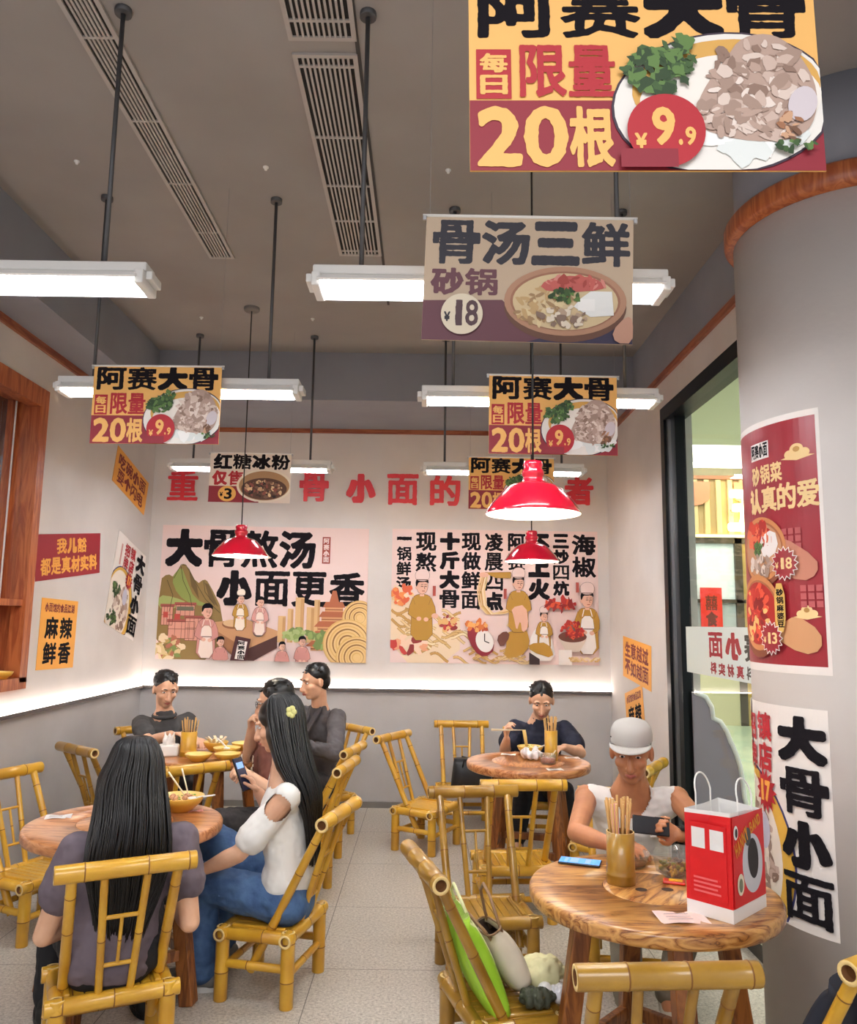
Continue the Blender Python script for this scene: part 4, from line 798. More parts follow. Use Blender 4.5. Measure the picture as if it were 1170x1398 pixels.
# ---------------------------------------------------------------- things on the tables and chairs
TZ = .7205
BOWLY = mat('bowl_yellow', '#dba93f', .3, coat=.3); BOWLIN = mat('bowl_inside', '#ecd07c', .3, coat=.3); SOUP = mat('soup', '#c98a35', .15, col2='#dca850', scale=40)
NOODLE = mat('noodle', '#e8c77c', .4); HERB = mat('herb_green', '#6d8f35', .6); MEATM = mat('stewed_meat', '#a8714a', .5, col2='#c99066', scale=30)
CHOP = mat('chopstick_wood', '#c89a5a', .5); CHOPW = mat('chopstick_pale', '#ead9b8', .5); PAPERW = mat('paper_white', '#efeae4', .7); PAPERP = mat('paper_pink', '#eccfc6', .7)
CLEAR = glass('clear_plastic', '#f4f6f3', .86, .08, .1)
rn = random.Random(7)
def bowl_profile(r, h): return [(.0, 0), (r*.5, 0), (r*.54, .006), (r*.85, h*.55), (r, h), (r*.97, h+.002)], [(r*.97, h+.002), (r*.93, h-.004), (r*.8, h*.56), (r*.5, .012), (0, .01)]
def bowl(x, y, label, r=.085, h=.045, fill=None, z=TZ, group='yellow bowls on the back left table', name='bowl'):
    t = thing(name, label, 'bowl', (x, y, z), 0, group); o, i = bowl_profile(r, h)
    b = MB(); b.lathe(o, BOWLY, 32); b.lathe(i, BOWLIN, 32); b.build('body', t)
    if fill:
        b = MB(); b.lathe([(r*.87, h*.72), (0, h*.74)], SOUP, 28); b.build('soup', t)
        if 'n' in fill:
            b = MB()
            for k in range(26):
                a, q = rn.random()*6.3, rn.random()*r*.5; cx, cy = q*math.cos(a), q*math.sin(a); b.tube([(cx+.02*math.cos(s*1.3+a)*(1+s*.1), cy+.02*math.sin(s*1.3+a), h*.76+.006+.004*math.sin(s+a)) for s in range(6)], .0024, NOODLE, 6)
            b.build('noodles', t)
        if 'm' in fill:
            b = MB()
            for k in range(7): a = rn.random()*6.3; b.ball((r*.35*math.cos(a), r*.35*math.sin(a), h*.8+.008), (.018, .013, .01), MEATM, 6, Euler((rn.random(), rn.random(), a)).to_matrix())
            b.build('meat', t)
        if 'g' in fill:
            b = MB()
            for k in range(16): a, q = rn.random()*6.3, r*.75*math.sqrt(rn.random()); b.ball((q*math.cos(a), q*math.sin(a), h*.76+.01), (.008, .005, .002), HERB, 5, Euler((rn.random()*.5, 0, a)).to_matrix())
            b.build('herbs', t)
        if 'c' in fill:
            b = MB()
            for k in range(9): a = k*.7; b.bar((.03*math.cos(a), .03*math.sin(a), h*.8), (.07*math.cos(a+.6), .07*math.sin(a+.6), h+.03), .02, .006, CHOPW, (0, 0, 1), .002)
            b.build('crisp_pieces', t)
    return t
def stick(b, a, c, m, r0=.0036, r1=.0022): b.tube([a, c], [r0, r1], m, 6)
def holder(x, y, label, r, h, n, l, pink=False, m=BAMBOO):
    t = thing('chopstick_holder', label, 'chopstick holder', (x, y, TZ), 0, 'bamboo chopstick holders'); b = MB()
    b.lathe([(0, 0), (r*1.02, 0), (r*1.04, .004), (r*1.03, h*.16), (r*1.07, h*.18), (r*1.03, h*.2), (r, h*.3), (r, h), (r*.9, h), (r*.88, h-.004), (r*.88, .02), (0, .02)], m, 32, mats=[m]*7+[BEND]+[BHOLE]*3); b.build('cup', t)
    for k in range(n):
        a, q = rn.random()*6.3, r*.72*math.sqrt(rn.random()); a2 = a+rn.uniform(-.3, .3); q2 = q*1.5+.004; b = MB()
        stick(b, (q*.7*math.cos(a), q*.7*math.sin(a), .025), (q2*math.cos(a2), q2*math.sin(a2), l+rn.uniform(-.012, .01)), CHOP, .003, .0042); tag(b.build('chopstick', t))
    if pink:
        b = MB(); b.bar((-r*.2, -r*.3, .03), (-r*.62, -r*.85, l-.005), .022, .002, mat('paper_sleeve_pink', '#f0b9b4', .6), (0, 1, 0), 0); b.build('paper_sleeve', t)
    return t
holder(.686, 2.885, 'large bamboo cup of chopsticks with a pink sleeve on the right front table', .048, .17, 26, .275, True, BAMBOO_D)
holder(-1.545, 5.34, 'bamboo cup of chopsticks on the table crowded with yellow bowls', .052, .155, 16, .235)
holder(.83, 5.36, 'bamboo cup of chopsticks on the table near the back wall', .042, .19, 14, .27)
def slip(x, y, rz, label, w=.1, l=.06, m=PAPERW, group='paper slips on the tables'):
    b = MB(); n = 6; rs = []
    b.add([(-w/2+w*i/n, s*l/2, .0012+.0025*math.sin(i*1.1+s)) for s in (-1, 1) for i in range(n+1)]+[(-w/2+w*i/n, s*l/2, .0004) for s in (-1, 1) for i in range(n+1)], [[i, i+1, n+2+i, n+1+i] for i in range(n)], m)
    for i in range(3): b.box((-.01, -l*.25+i*l*.22, .0045), (w*.5, .003, .0004), mat('print_grey', '#9a8f92', .7))
    o = b.build('paper_slip', None, (x, y, TZ)); o.rotation_euler.z = rz; return tag(o, label, 'paper slip', group)
slip(-1.63, 3.69, .3, 'white paper slip at the left rim of the table with the noodle bowl', .11, .075)
slip(.57, 5.56, -.2, 'paper slip on the far left of the table near the back wall'); slip(.985, 5.46, .1, 'paper slip at the right rim of the table near the back wall'); slip(.8, 5.02, .2, 'paper slip at the near rim of the table near the back wall')
slip(.79, 2.56, .05, 'pale pink receipt lying beside the red paper bag', .15, .1, PAPERP)
slip(-1.06, 3.83, .4, 'pink paper packet beside the noodle bowl on the front left table', .07, .035, mat('packet_pink', '#e9a6a0', .5))
# front left table
t = bowl(-1.135, 3.84, 'large yellow bowl of noodles with chopsticks and spoon on front left table', .11, .065, 'nmg', TZ, 'noodle bowls', 'noodle_bowl')
b = MB(); stick(b, (.02, .03, .05), (-.075, .04, .165), CHOPW, .0035, .0045); b.build('chopstick', t); b = MB(); stick(b, (.035, .02, .05), (-.015, .05, .18), CHOPW, .0035, .0045); b.build('chopstick', t)
b = MB(); b.ball((.06, 0, .055), (.028, .02, .008), WHITE, 8); b.bar((.08, .0, .06), (.165, -.02, .075), .014, .006, WHITE, (0, 0, 1), .002); b.build('spoon', t)
t = thing('glass_jar', 'small glass jar of brown drink on the table by the noodle bowl', 'jar', (-1.185, 3.69, TZ)); b = MB(); b.lathe([(0, 0), (.04, 0), (.044, .005), (.044, .06), (.04, .07), (.042, .085), (.039, .085), (.04, .06), (.04, .008), (0, .008)], CLEAR, 28); b.build('glass', t)
b = MB(); b.lathe([(0, .01), (.039, .01), (.039, .055), (0, .055)], mat('brown_tea', '#7a4314', .15), 24, caps=(True, True)); b.build('drink', t)
b = MB(); b.tube([(.043*math.cos(a*.2618), .043*math.sin(a*.2618), .064) for a in range(25)], .003, mat('jar_ring', '#c58a2e', .4), 6); b.build('band', t)
b = MB()
for k in range(5): a = k*1.256; b.ball((.016*math.cos(a), .016*math.sin(a), .088+.005*(k % 2)), (.022, .018, .012), PAPERW, 7, Euler((a, .4, a)).to_matrix())
b.build('crumpled_tissue', t)
# back left table
bowl(-1.42, 5.14, 'yellow bowl at the near rim beside the bamboo chopstick cup'); bowl(-1.245, 5.17, 'yellow bowl at the near rim behind the raised phone'); bowl(-1.3, 5.37, 'yellow bowl with a spoon handle in the middle of the crowded table', .09, .05, 's'); bowl(-1.42, 5.55, 'yellow bowl piled with crisp pieces at the back of the crowded table', .085, .06, 'c'); bowl(-1.245, 5.62, 'yellow bowl at far back rim in the crowded table'); bowl(-1.11, 5.5, 'yellow bowl with a white spoon standing in it on the crowded table', .08, .05, 's'); bowl(-1.1, 5.34, 'yellow bowl of leftovers beside the brown tee person', .08, .05, 'mg')
for x, y, dx, dy, l in ((-1.11, 5.5, .06, .05, 'long white spoon leaning out of a yellow bowl'), (-1.3, 5.37, -.07, .04, 'pale spoon resting in the middle yellow bowl')):
    b = MB(); b.ball((0, 0, 0), (.022, .015, .007), WHITE, 8); b.tube([(0, 0, 0), (dx*.5, dy*.5, .03), (dx*1.1, dy*1.1, .055)], .006, WHITE, 8); tag(b.build('spoon', None, (x, y, TZ+.045)), l, 'spoon')
t = thing('tissue_box', 'white tissue box with crumpled tissues on the crowded back left table', 'tissue box', (-1.67, 5.33, TZ), .2); b = MB(); b.box((0, 0, .035), (.13, .1, .07), WHITE, None, .01); b.build('box', t)
b = MB()
for k in range(6): a = k*1.05; b.cap((.02*math.cos(a), .015*math.sin(a), .06), (.035*math.cos(a+.5), .02*math.sin(a), .12+.012*(k % 3)), .022, .008, PAPERW, 8)
remesh(b, 'tissue', t, .006, 3, PAPERW, .006, .03).matrix_parent_inverse = Matrix()
def crumple(x, y, z, r, label, m=PAPERW, name='crumpled_tissue', cat='tissue', sx=1.3, group=None):
    b = MB(); q = random.Random(int(x*1000)); 
    for k in range(7): a = k*.9; b.ball((r*.5*math.cos(a)*sx, r*.5*math.sin(a), r*.5+r*.25*math.sin(k*2)), (r*.55, r*.45, r*.42), m, 8, Euler((a, a*2, a)).to_matrix())
    o = remesh(b, name, None, max(.004, r*.09), 2, m, r*.16, r*.5); zz = min(v.co.z for v in o.data.vertices)
    for v in o.data.vertices: v.co.z -= zz
    o.location = (x, y, z); return tag(o, label, cat, group)
crumple(-1.14, 5.2, TZ, .03, 'crumpled white tissue beside the yellow bowls')
# table near the back wall
t = bowl(.72, 5.57, 'yellow noodle bowl in front of the man in the navy tee', .09, .055, 'ng', TZ, 'noodle bowls', 'noodle_bowl')
b = MB(); b.bar((.05, -.02, .05), (.14, -.04, .085), .02, .007, WHITE, (0, 0, 1), .003); b.build('spoon', t)
crumple(.7, 5.36, TZ, .06, 'crumpled clear and white plastic bag on the table near back wall', mat('bag_film', '#e9e4e4', .25, coat=.5), 'plastic_bag', 'bag', 1.5)
t = thing('sauce_jar', 'short clear jar of orange chilli sauce on the table near back wall', 'jar', (.79, 5.22, TZ)); b = MB(); b.lathe([(0, 0), (.045, 0), (.05, .01), (.05, .06), (.046, .062), (.046, .01), (0, .006)], CLEAR, 24); b.build('glass', t); b = MB(); b.lathe([(0, .008), (.045, .01), (.045, .035), (0, .037)], mat('chilli_orange', '#dd5a17', .3, col2='#a8290f', scale=60), 24); b.build('sauce', t); b = MB(); b.bar((0, 0, .02), (.05, .0, .085), .008, .004, CHOPW, (0, 1, 0), .001); b.build('spoon', t)
# right front table
def phone(loc, rot, label, w=.074, l=.155, screen='#4f8fe0', em=.45, panels=((.05, .012), (.02, .03), (-.03, .02))):
    t = thing('mobile_phone', label, 'phone', loc); t.rotation_euler = rot
    b = MB(); b.box((0, 0, 0), (w, l, .008), mat('phone_black', '#14161c', .25), None, .0035); b.build('body', t)
    b = MB(); b.box((0, 0, .0042), (w*.92, l*.955, .0006), mat('screen'+screen, screen, .15, emit=em)); s = b.build('screen', t)
    b = MB()
    for y, h in panels: b.box((0, y, .0047), (w*.7, h, .0003), mat('screen_panel', '#7fa6ea', .2, emit=.3))
    b.build('screen_graphics', s); b = MB(); b.box((w/2, .03, 0), (.002, .03, .003), mat('phone_black', '#14161c', .25)); b.build('side_button', t); return t
phone((.585, 3.1, TZ+.005), (0, 0, 1.25), 'phone lying with blue lit screen on the right front table')
t = thing('takeaway_box', 'clear plastic box of green and yellow pickles on the right front table', 'food box', (.915, 2.99, TZ), .2); b = MB()
q = lambda s, z: [(-.07*s, -.055*s, z), (.07*s, -.055*s, z), (.07*s, .055*s, z), (-.07*s, .055*s, z)]
b.rings([[V(p) for p in q(s, z)] for s, z in ((.85, .0), (.98, .05), (1.06, .052), (1.06, .055))], CLEAR, True, False, False); b.build('tray', t)
b = MB(); b.rings([[V(p) for p in q(s, z)] for s, z in ((1.05, .056), (1.0, .06), (.85, .085))], CLEAR, False, True, False); b.build('lid', t)
b = MB()
for k in range(60): b.ball((rn.uniform(-.052, .052), rn.uniform(-.04, .04), rn.uniform(.008, .042)), (.012, .008, .006), rn.choice([mat('pickle_olive', '#7f7a26', .4), mat('pickle_yellow', '#c79a2c', .4), mat('pickle_brown', '#7a4a1a', .4)]), 6, Euler((rn.random()*3, rn.random()*3, 0)).to_matrix())
b.build('pickles', t); b = MB(); b.lathe([(0, .1), (.012, .1), (.012, .086), (.016, .0855)], CLEAR, 14); b.build('lid_knob', t)
t = thing('plastic_bowl', 'clear empty plastic bowl behind the chopstick cup on front right table', 'bowl', (.77, 3.075, TZ)); b = MB(); b.lathe([(0, .002), (.05, .002), (.066, .045), (.07, .046), (.07, .05), (.064, .048), (.048, .006), (0, .006)], CLEAR, 28); b.build('body', t); b = MB(); b.lathe([(0, .007), (.05, .008), (.056, .018), (0, .02)], mat('sauce_dregs', '#8a5a34', .3), 24); b.build('dregs', t)
t = thing('snack_packet', 'small red and yellow snack packet beside the paper bag', 'packet', (.868, 2.88, TZ), -.3); b = MB(); b.box((0, 0, .006), (.075, .04, .01), mat('packet_red', '#d3331e', .3), None, .004); b.build('pouch', t); b = MB(); b.box((.005, 0, .0115), (.045, .026, .001), mat('packet_yellow', '#f0b01e', .3)); b.build('print_patch', t)
# red paper bag
t = thing('paper_bag', 'red paper shopping bag with white twisted handles on right front table', 'bag', (.961, 2.64, TZ), math.radians(44)); W_, D_, H_ = .23, .15, .31
RB, WB = mat('bag_red', '#d8151c', .4), mat('bag_white', '#efedea', .5)
b = MB(); w2_, d2_ = W_/2, D_/2
rs = [[V((-w2_, -d2_, z)), V((0, -d2_, z)), V((w2_, -d2_, z)), V((w2_, -.0+ind, z)), V((w2_, d2_, z)), V((0, d2_, z)), V((-w2_, d2_, z)), V((-w2_, ind*0, z))] for z, ind in ((0, 0), (.035, 0), (.04, 0), (H_-.012, 0), (H_, 0))]
for k, ring in enumerate(rs):
    if k > 2:
        for i, dx in ((3, -.02), (7, .02)): ring[i].x += dx
        ring[1].y += .008; ring[5].y -= .008; ring[2].z -= .012; ring[0].z += .008
b.rings(rs, RB, True, False, False, [WB, WB, RB, WB]); b.rings([[p*.985+V((0, 0, .002)) for p in ring] for ring in rs], WB, True, False, False); b.build('bag_body', t)
for y in (-d2_+.006, d2_-.006):
    b = MB(); b.tube([(-.05, y, H_-.05), (-.05, y, H_)]+[(-.05*math.cos(PI*k/12), y+.012*math.sin(PI*k/12), H_+.04+.055*math.sin(PI*k/12)) for k in range(13)]+[(.05, y, H_), (.05, y, H_-.05)], .0028, mat('twisted_cord', '#f3f1ec', .6), 8); b.build('handle', t)
p = Print(.215, .262, (0, 0, 19, 25), RB, .0006, 51); GR = ink('#c9c9cf'); DK = ink('#2b2526')
p.ell(11.5, 14.5, 6.2, 8.4, GR, 40, -.1); p.up().ell(11.8, 13.2, 3.2, 5.8, DK, 30, -.1); p.ell(8.9, 6.6, 1.9, 2.6, ink('#4a4a4a'), 24); p.up()

for i, c in enumerate('HANNY'): p.char(c, 1.0+i*1.55, 7.2-i*.95, 2.5+i*1.55, 11.4-i*.95, ink('#e0922a'), -.35)
for i, c in enumerate('BAND'): p.char(c, 10.2+i*1.65, 2.6-i*.55, 11.8+i*1.65, 6-i*.55, ink('#e0922a'), -.3)
p.ell(1.6, 4.3, 1.3, 2.0, ink('#ece9e6')); p.ell(3.6, 19, 2.0, 3.0, ink('#e4d9bf')); p.up().ell(3.6, 19.2, 1.1, 1.9, ink('#7b8068')); p.ell(1.8, 4.4, .7, 1.3, DK)
p.build('printed_front', ((.0, -d2_-.0022, .172), (1, 0, 0), (0, 0, 1)), t)
p = Print(.12, .22, (0, 0, 12, 22), RB, .0006, 52)
for x in (.8, 6.8): p.rect(x, 1.5, x+4.4, 7.5, ink('#e9e7e4'))
p.up()
for k in range(4): p.rect(1.2, 16+k*1.3, 9+(k % 2), 16.6+k*1.3, ink('#e8686a'))
p.build('printed_side', ((-w2_-.0022, 0, .165), (0, -1, 0), (0, 0, 1)), t)
# bags on the dark chair: its own frame
def on_chair(mx, my, fx, fy):
    l = math.hypot(fx, fy); fx, fy = fx/l, fy/l; return Matrix.Translation((mx+fx*.3, my+fy*.3, 0)) @ Matrix.Rotation(math.atan2(fy, fx)-PI/2, 4, 'Z')
Q = on_chair(0, 2.95, .97, .26); QZ = math.atan2(.26, .97)-PI/2
TOTE, TOTE_IN = mat('tote_green', '#8fc31f', .55, col2='#a8d63c', scale=6), mat('tote_pale', '#e4e8b0', .6)
def soft_slab(w_, h_, d_, taper=.9, puff=.5, n=14):
    rs = []
    for k in range(n+1):
        z = h_*k/n; q = math.sin(PI*min(1, (k/n)*1.0+.08))**.4 if k < n else .35; ww = w_/2*(1+(taper-1)*k/n); dd = d_/2*(.35+.65*q)
        rs.append([V((ww*math.copysign(abs(math.cos(a))**.55, math.cos(a)), dd*math.copysign(abs(math.sin(a))**puff, math.sin(a)), z)) for a in [2*PI*j/28 for j in range(28)]])
    return rs
t = thing('tote_bag', 'bright green tote bag leaning against the dark chair back', 'bag', Q @ V((.035, -.055, .295)), QZ); t.rotation_euler = (.42, 0, QZ)
b = MB(); b.rings(soft_slab(.28, .34, .1), TOTE, True, True); b.build('body', t); b = MB(); b.rings([[V((p.x*.8, -.037-.0, p.z)) if False else V((p.x*.86, p.y*1.04+.002, p.z)) for p in r] for r in soft_slab(.28, .34, .1)[6:]], TOTE_IN, True, True); b.build('pale_upper', t)
for y in (-.025, .025):
    b = MB(); b.tube([(-.07, y, .3), (-.06, y, .38), (0, y*1.3, .42), (.06, y, .38), (.07, y, .3)], .006, TOTE_IN, 8); b.build('handle', t)
CREAM, CRD = mat('handbag_cream', '#d9cdb8', .45, col2='#cfc2ac', scale=10), mat('handbag_lining', '#4a382c', .8)
t = thing('handbag', 'cream leather handbag with brown edged handles lying on the dark chair', 'bag', Q @ V((-.03, .055, .335)), QZ); t.rotation_euler = (.5, -.12, QZ)
b = MB(); rs = soft_slab(.25, .2, .11, .8, .7); b.rings(rs, CREAM, True, False); b.rings([[p*.95+V((0, 0, .006)) for p in r] for r in rs], CRD, True, False); b.build('body', t)
BRE = mat('brown_edge', '#8a6a4e', .5)
for s in (-1, 1):
    b = MB(); b.tube([(-.07, s*.02, .16), (-.07, s*.03, .22), (-.05, s*.05, .3), (0, s*.06, .33), (.05, s*.05, .3), (.07, s*.03, .22), (.07, s*.02, .16)], .006, BRE, 8); b.build('handle', t)
b = MB(); b.tube([p*1.0 for p in rs[-1]]+[rs[-1][0]], .004, BRE, 6); b.build('edge_piping', t); b = MB(); b.ball((0, .058, .1), (.016, .004, .012), mat('dark_badge', '#4a3a34', .4), 8); b.build('badge', t)
b = MB(); b.ball((.0, 0, .027), .027, WHITE, 12); o = b.build('pompom_charm', None, Q @ V((.1, .12, .31))); tag(o, 'round white pompom charm between handbag and dark pouch', 'charm')
def bundle(c, r, label, m, name, cat, sq=(1.2, .9, .7)):
    b = MB(); q = random.Random(int(c.x*999))
    for k in range(8): a = k*.8; b.ball((r*.45*math.cos(a)*sq[0], r*.45*math.sin(a)*sq[1], r*.45), (r*.6, r*.5, r*.45*sq[2]), m, 8, Euler((a*.3, a*.2, a)).to_matrix())
    o = remesh(b, name, None, r*.07, 3, m, r*.14, r*.45); zz = min(v.co.z for v in o.data.vertices)
    for v in o.data.vertices: v.co.z -= zz
    o.location = c; return tag(o, label, cat)
bundle(Q @ V((.0, .15, .315)), .085, 'pale yellow soft pouch at the front of the chair with the handbag', mat('pale_yellow_cloth', '#e6e0ae', .7), 'pouch', 'bag', (1, 1, 1.1))
bundle(Q @ V((.135, .075, .305)), .06, 'dark olive pouch at the near edge of the chair with the handbag', mat('olive_cloth', '#3f4232', .7), 'pouch', 'bag')
bundle(Q @ V((.125, .185, .305)), .055, 'white plastic bundle at the front corner of the chair with the handbag', mat('white_film', '#e9e8ec', .35), 'bundle', 'bag')
# black bag by the back wall, navy bag in the corner
Q2 = on_chair(.31, 6.93, .05, -1); BB = mat('black_nylon', '#17181c', .5)
t = thing('black_bag', 'black holdall on the chair against the back wall', 'bag', Q2 @ V((-.06, -.02, .295)), math.atan2(-1, .05)-PI/2); b = MB(); b.rings(soft_slab(.34, .22, .16, .85, .7), BB, True, True); b.build('body', t)
for s in (-1, 1):
    b = MB(); b.tube([(-.08, s*.06, .15), (-.07, s*.075, .22), (0, s*.085, .2), (.07, s*.075, .22), (.08, s*.06, .15)], .008, mat('strap_black', '#0c0c0e', .6), 8); b.build('handle', t)
b = MB(); b.rings([[V((p.x*.7, p.y*.5+.06, p.z*.6+.02)) for p in r] for r in soft_slab(.34, .2, .08)], BB, True, True); b.build('front_pocket', t)
Q3 = on_chair(1.26, 2.23, -.53, .85)
t = thing('navy_bag', 'dark navy bag cut by the bottom right corner of the photo', 'bag', Q3 @ V((-.02, -.05, .295)), math.atan2(.85, -.53)-PI/2); t.rotation_euler.x = .4; b = MB(); b.rings(soft_slab(.3, .4, .12, .85, .7), mat('navy_nylon', '#1d2230', .7), True, True); b.build('body', t); b = MB(); b.tube([(-.05, -.02, .38), (-.04, -.03, .43), (.04, -.03, .43), (.05, -.02, .38)], .008, BLACK, 8); b.build('loop', t)
# bowl in the niche of the serving window
bowl(XL-.05, 4.87, 'pale yellow bowl in the wooden niche at the left edge', .085, .05, None, 1.221, 'bowl in the niche')
# ---------------------------------------------------------------- people
UPV = V((0, 0, 1))
def frame(f, tilt=0):
    f = V(f).normalized(); r = f.cross(UPV).normalized(); u = r.cross(f); return f, r, u
def head_shape(b, c, f, m, s=1.0, fem=False):
    f, r, u = frame(f); P = lambda x, y, z: c+r*x*s+f*y*s+u*z*s; R = Matrix((r, f, u)).transposed()
    b.ball(P(0, -.012, .03), (.074*s, .092*s, .085*s), m, 14, R); b.ball(P(0, .02, -.03), (.058*s, .066*s, .078*s), m, 14, R); b.ball(P(0, .055, -.082), (.028*s, .024*s, .022*s), m, 10, R)
    b.cap(P(0, .088, .008), P(0, .104, -.03), .009*s, .0145*s, m, 10)
    for k in (-1, 1):
        b.ball(P(k*.012, .092, -.033), (.009*s, .01*s, .008*s), m, 8, R); b.ball(P(k*.036, .05, -.018), (.026*s, .03*s, .024*s), m, 10, R)
        b.ball(P(k*.03, .076, .033), (.026*s, .011*s, .008*s), m, 8, R); b.ball(P(k*.076, -.005, .0), (.011*s, .02*s, .032*s), m, 8, R)
    b.ball(P(0, .082, -.052), (.024*s, .014*s, .006*s), m, 8, R); b.ball(P(0, .08, -.063), (.021*s, .014*s, .007*s), m, 8, R)
LIPS, EYEW, IRIS, BROW = mat('lips', '#b5655a', .4), mat('eye_white', '#efece8', .2), mat('iris_dark', '#1c120e', .15), mat('brow_hair', '#1a1412', .7)
def face_bits(root, c, f, s=1.0):
    f, r, u = frame(f); P = lambda x, y, z: V(c)+r*x*s+f*y*s+u*z*s; R = Matrix((r, f, u)).transposed(); out = []
    for k in (-1, 1):
        b = MB(); b.ball(P(k*.03, .0715, .012), (.0115*s, .008*s, .0045*s), EYEW, 8, R); b.ball(P(k*.03, .0768, .012), (.0058*s, .0042*s, .0046*s), IRIS, 8, R); out.append(('eye', b))
        b = MB(); b.tube([P(k*.014, .0865, .034), P(k*.03, .086, .0385), P(k*.046, .0755, .033)], [.0028*s, .0032*s, .0018*s], BROW, 6); out.append(('eyebrow', b))
    b = MB(); b.tube([P(-.021, .086, -.056), P(-.007, .0965, -.0545), P(0, .0972, -.056), P(.007, .0965, -.0545), P(.021, .086, -.056)], [.002*s, .0048*s, .0048*s, .0048*s, .002*s], LIPS, 6); b.tube([P(-.018, .086, -.0595), P(0, .0955, -.063), P(.018, .086, -.0595)], [.002*s, .005*s, .002*s], LIPS, 6); out.append(('lips', b))
    for n, q in out: place(q, n, root)
def place(b, name, root):
    o = b.build(name, root); o.data.transform(Matrix.Translation(-root.location)); return o
def melt(b, name, root, voxel, smooth, m, fold=0, fs=.05):
    o = remesh(b, name, None, voxel, smooth, m, fold, fs); o.data.transform(Matrix.Translation(-root.location)); o.parent = root; return o
def hand(b, w, d, n, side, m, curl=(.35, .5, .35), s=1.0, thumb=.6, spread=.06):
    """w wrist, d towards the fingers, n palm normal (fingers curl that way), side = +1/-1 where the thumb leaves (along d x n)"""
    w, d, n = V(w), V(d).normalized(), V(n); n = (n-d*d.dot(n)).normalized(); x = d.cross(n)*side
    for i, (o, L) in enumerate(((.03, .078), (.01, .082), (-.01, .078), (-.028, .07))):
        k = w+d*L*s+x*o*s; b.cap(w+d*.012*s+x*o*.6*s, k, .0125*s, .0115*s, m, 10)
        q = (d+x*(o*spread*20*.05)).normalized(); a = 0; p = k; rr = .0092*s
        for j, l in enumerate((.04, .026, .021)):
            a += curl[j] if not isinstance(curl[0], (list, tuple)) else curl[i][j]; v = q*math.cos(a)+n*math.sin(a); e = p+v*l*s*(.92, 1, .95, .78)[i]; b.cap(p, e, rr, rr*.9, m, 10); p = e; rr *= .9
    t0 = w+d*.02*s+x*.022*s; t1 = t0+(d*.55+x*.75+n*.25*thumb).normalized()*.036*s; t2 = t1+(d*.85+x*.25+n*.5*thumb).normalized()*.03*s; t3 = t2+(d*.9-x*.05+n*.55*thumb).normalized()*.024*s
    b.cap(t0, t1, .013*s, .0115*s, m, 10); b.cap(t1, t2, .0105*s, .0095*s, m, 10); b.cap(t2, t3, .0095*s, .008*s, m, 10)
def body(root, J, skin, voxel=.0055):
    """one continuous skin over the joints J"""
    b = MB(); r = J['r']; g = lambda k: V(J[k])
    b.ecap(g('hip'), g('waist'), .15, .1, .13, .09, r, skin); b.ecap(g('waist'), g('chest'), .13, .09, .16, .1, r, skin); b.ecap(g('chest'), g('neck'), .155, .09, .075, .062, r, skin)
    hd = g('head'); ff, rr, uu = frame(J['look']); b.cap(g('neck')-V((0, 0, .03)), hd-uu*.04-ff*.025, .06, .056, skin); head_shape(b, hd, J['look'], skin, J.get('hs', 1))
    for S in 'LR':
        b.cap(g('chest')+(g('sh'+S)-g('chest'))*.5, g('sh'+S), .06, .055, skin); b.cap(g('sh'+S), g('el'+S), .05, .038, skin); b.cap(g('el'+S), g('el'+S)+(g('wr'+S)-g('el'+S))*.35, .038, .039, skin); b.cap(g('el'+S)+(g('wr'+S)-g('el'+S))*.35, g('wr'+S), .039, .025, skin)
        if 'hand'+S in J:
            d, n, side, curl, th = J['hand'+S]; hand(b, g('wr'+S), d, n, side, skin, curl, J.get('hsz', 1), th)
        b.cap(g('hp'+S), g('kn'+S), .075, .055, skin); b.cap(g('kn'+S), g('an'+S), .052, .036, skin); b.cap(g('an'+S), g('an'+S)+V(J['toe']).normalized()*.15-V((0, 0, .04)), .036, .028, skin)
    return melt(b, 'body', root, voxel, 4, skin)
def top(root, J, m, name='tee', sl=.55, fold=.006, ease=.018, sleeve=(.066, .07), low=-.04, cardig=False, cap0=None):
    b = MB(); r = J['r']; g = lambda k: V(J[k]); e = ease; h = g('hip')+(g('hip')-g('waist')).normalized()*(-low)
    b.ecap(h, g('waist'), .155+e, .105+e, .14+e, .095+e, r, m); b.ecap(g('waist'), g('chest'), .14+e, .09+e, .16+e, .098+e, r, m); b.ecap(g('chest'), g('neck')-V((0, 0, .02)), .16+e, .085+e, .07+e*.5, .06+e*.4, r, m)
    for S in 'LR':
        b.cap(g('chest')+(g('sh'+S)-g('chest'))*.4, g('sh'+S), .07+e*.5, .058+e*.5, m)
        if sl <= 1: b.cap(g('sh'+S), g('sh'+S)+(g('el'+S)-g('sh'+S))*sl, *sleeve, m)
        else: b.cap(g('sh'+S), g('el'+S), sleeve[0], sleeve[1]*.9, m); b.cap(g('el'+S), g('el'+S)+(g('wr'+S)-g('el'+S))*(sl-1), sleeve[1]*.85, sleeve[1]*.65, m)
    return melt(b, name, root, .008, 5, m, fold, .06)
def trousers(root, J, m, name='trousers', knee=.07, hem=.06, fold=.006):
    b = MB(); g = lambda k: V(J[k]); b.ecap(g('hip')-V((0, 0, .02)), g('hip')+(g('waist')-g('hip'))*.7, .165, .115, .145, .1, J['r'], m)
    for S in 'LR':
        b.cap(g('hip')+(g('hp'+S)-g('hip'))*.6, g('hp'+S), .1, .098, m); b.cap(g('hp'+S), g('kn'+S), .093, knee, m); b.cap(g('kn'+S), g('an'+S)+V((0, 0, .03)), knee, hem, m)
    return melt(b, name, root, .008, 4, m, fold, .06)
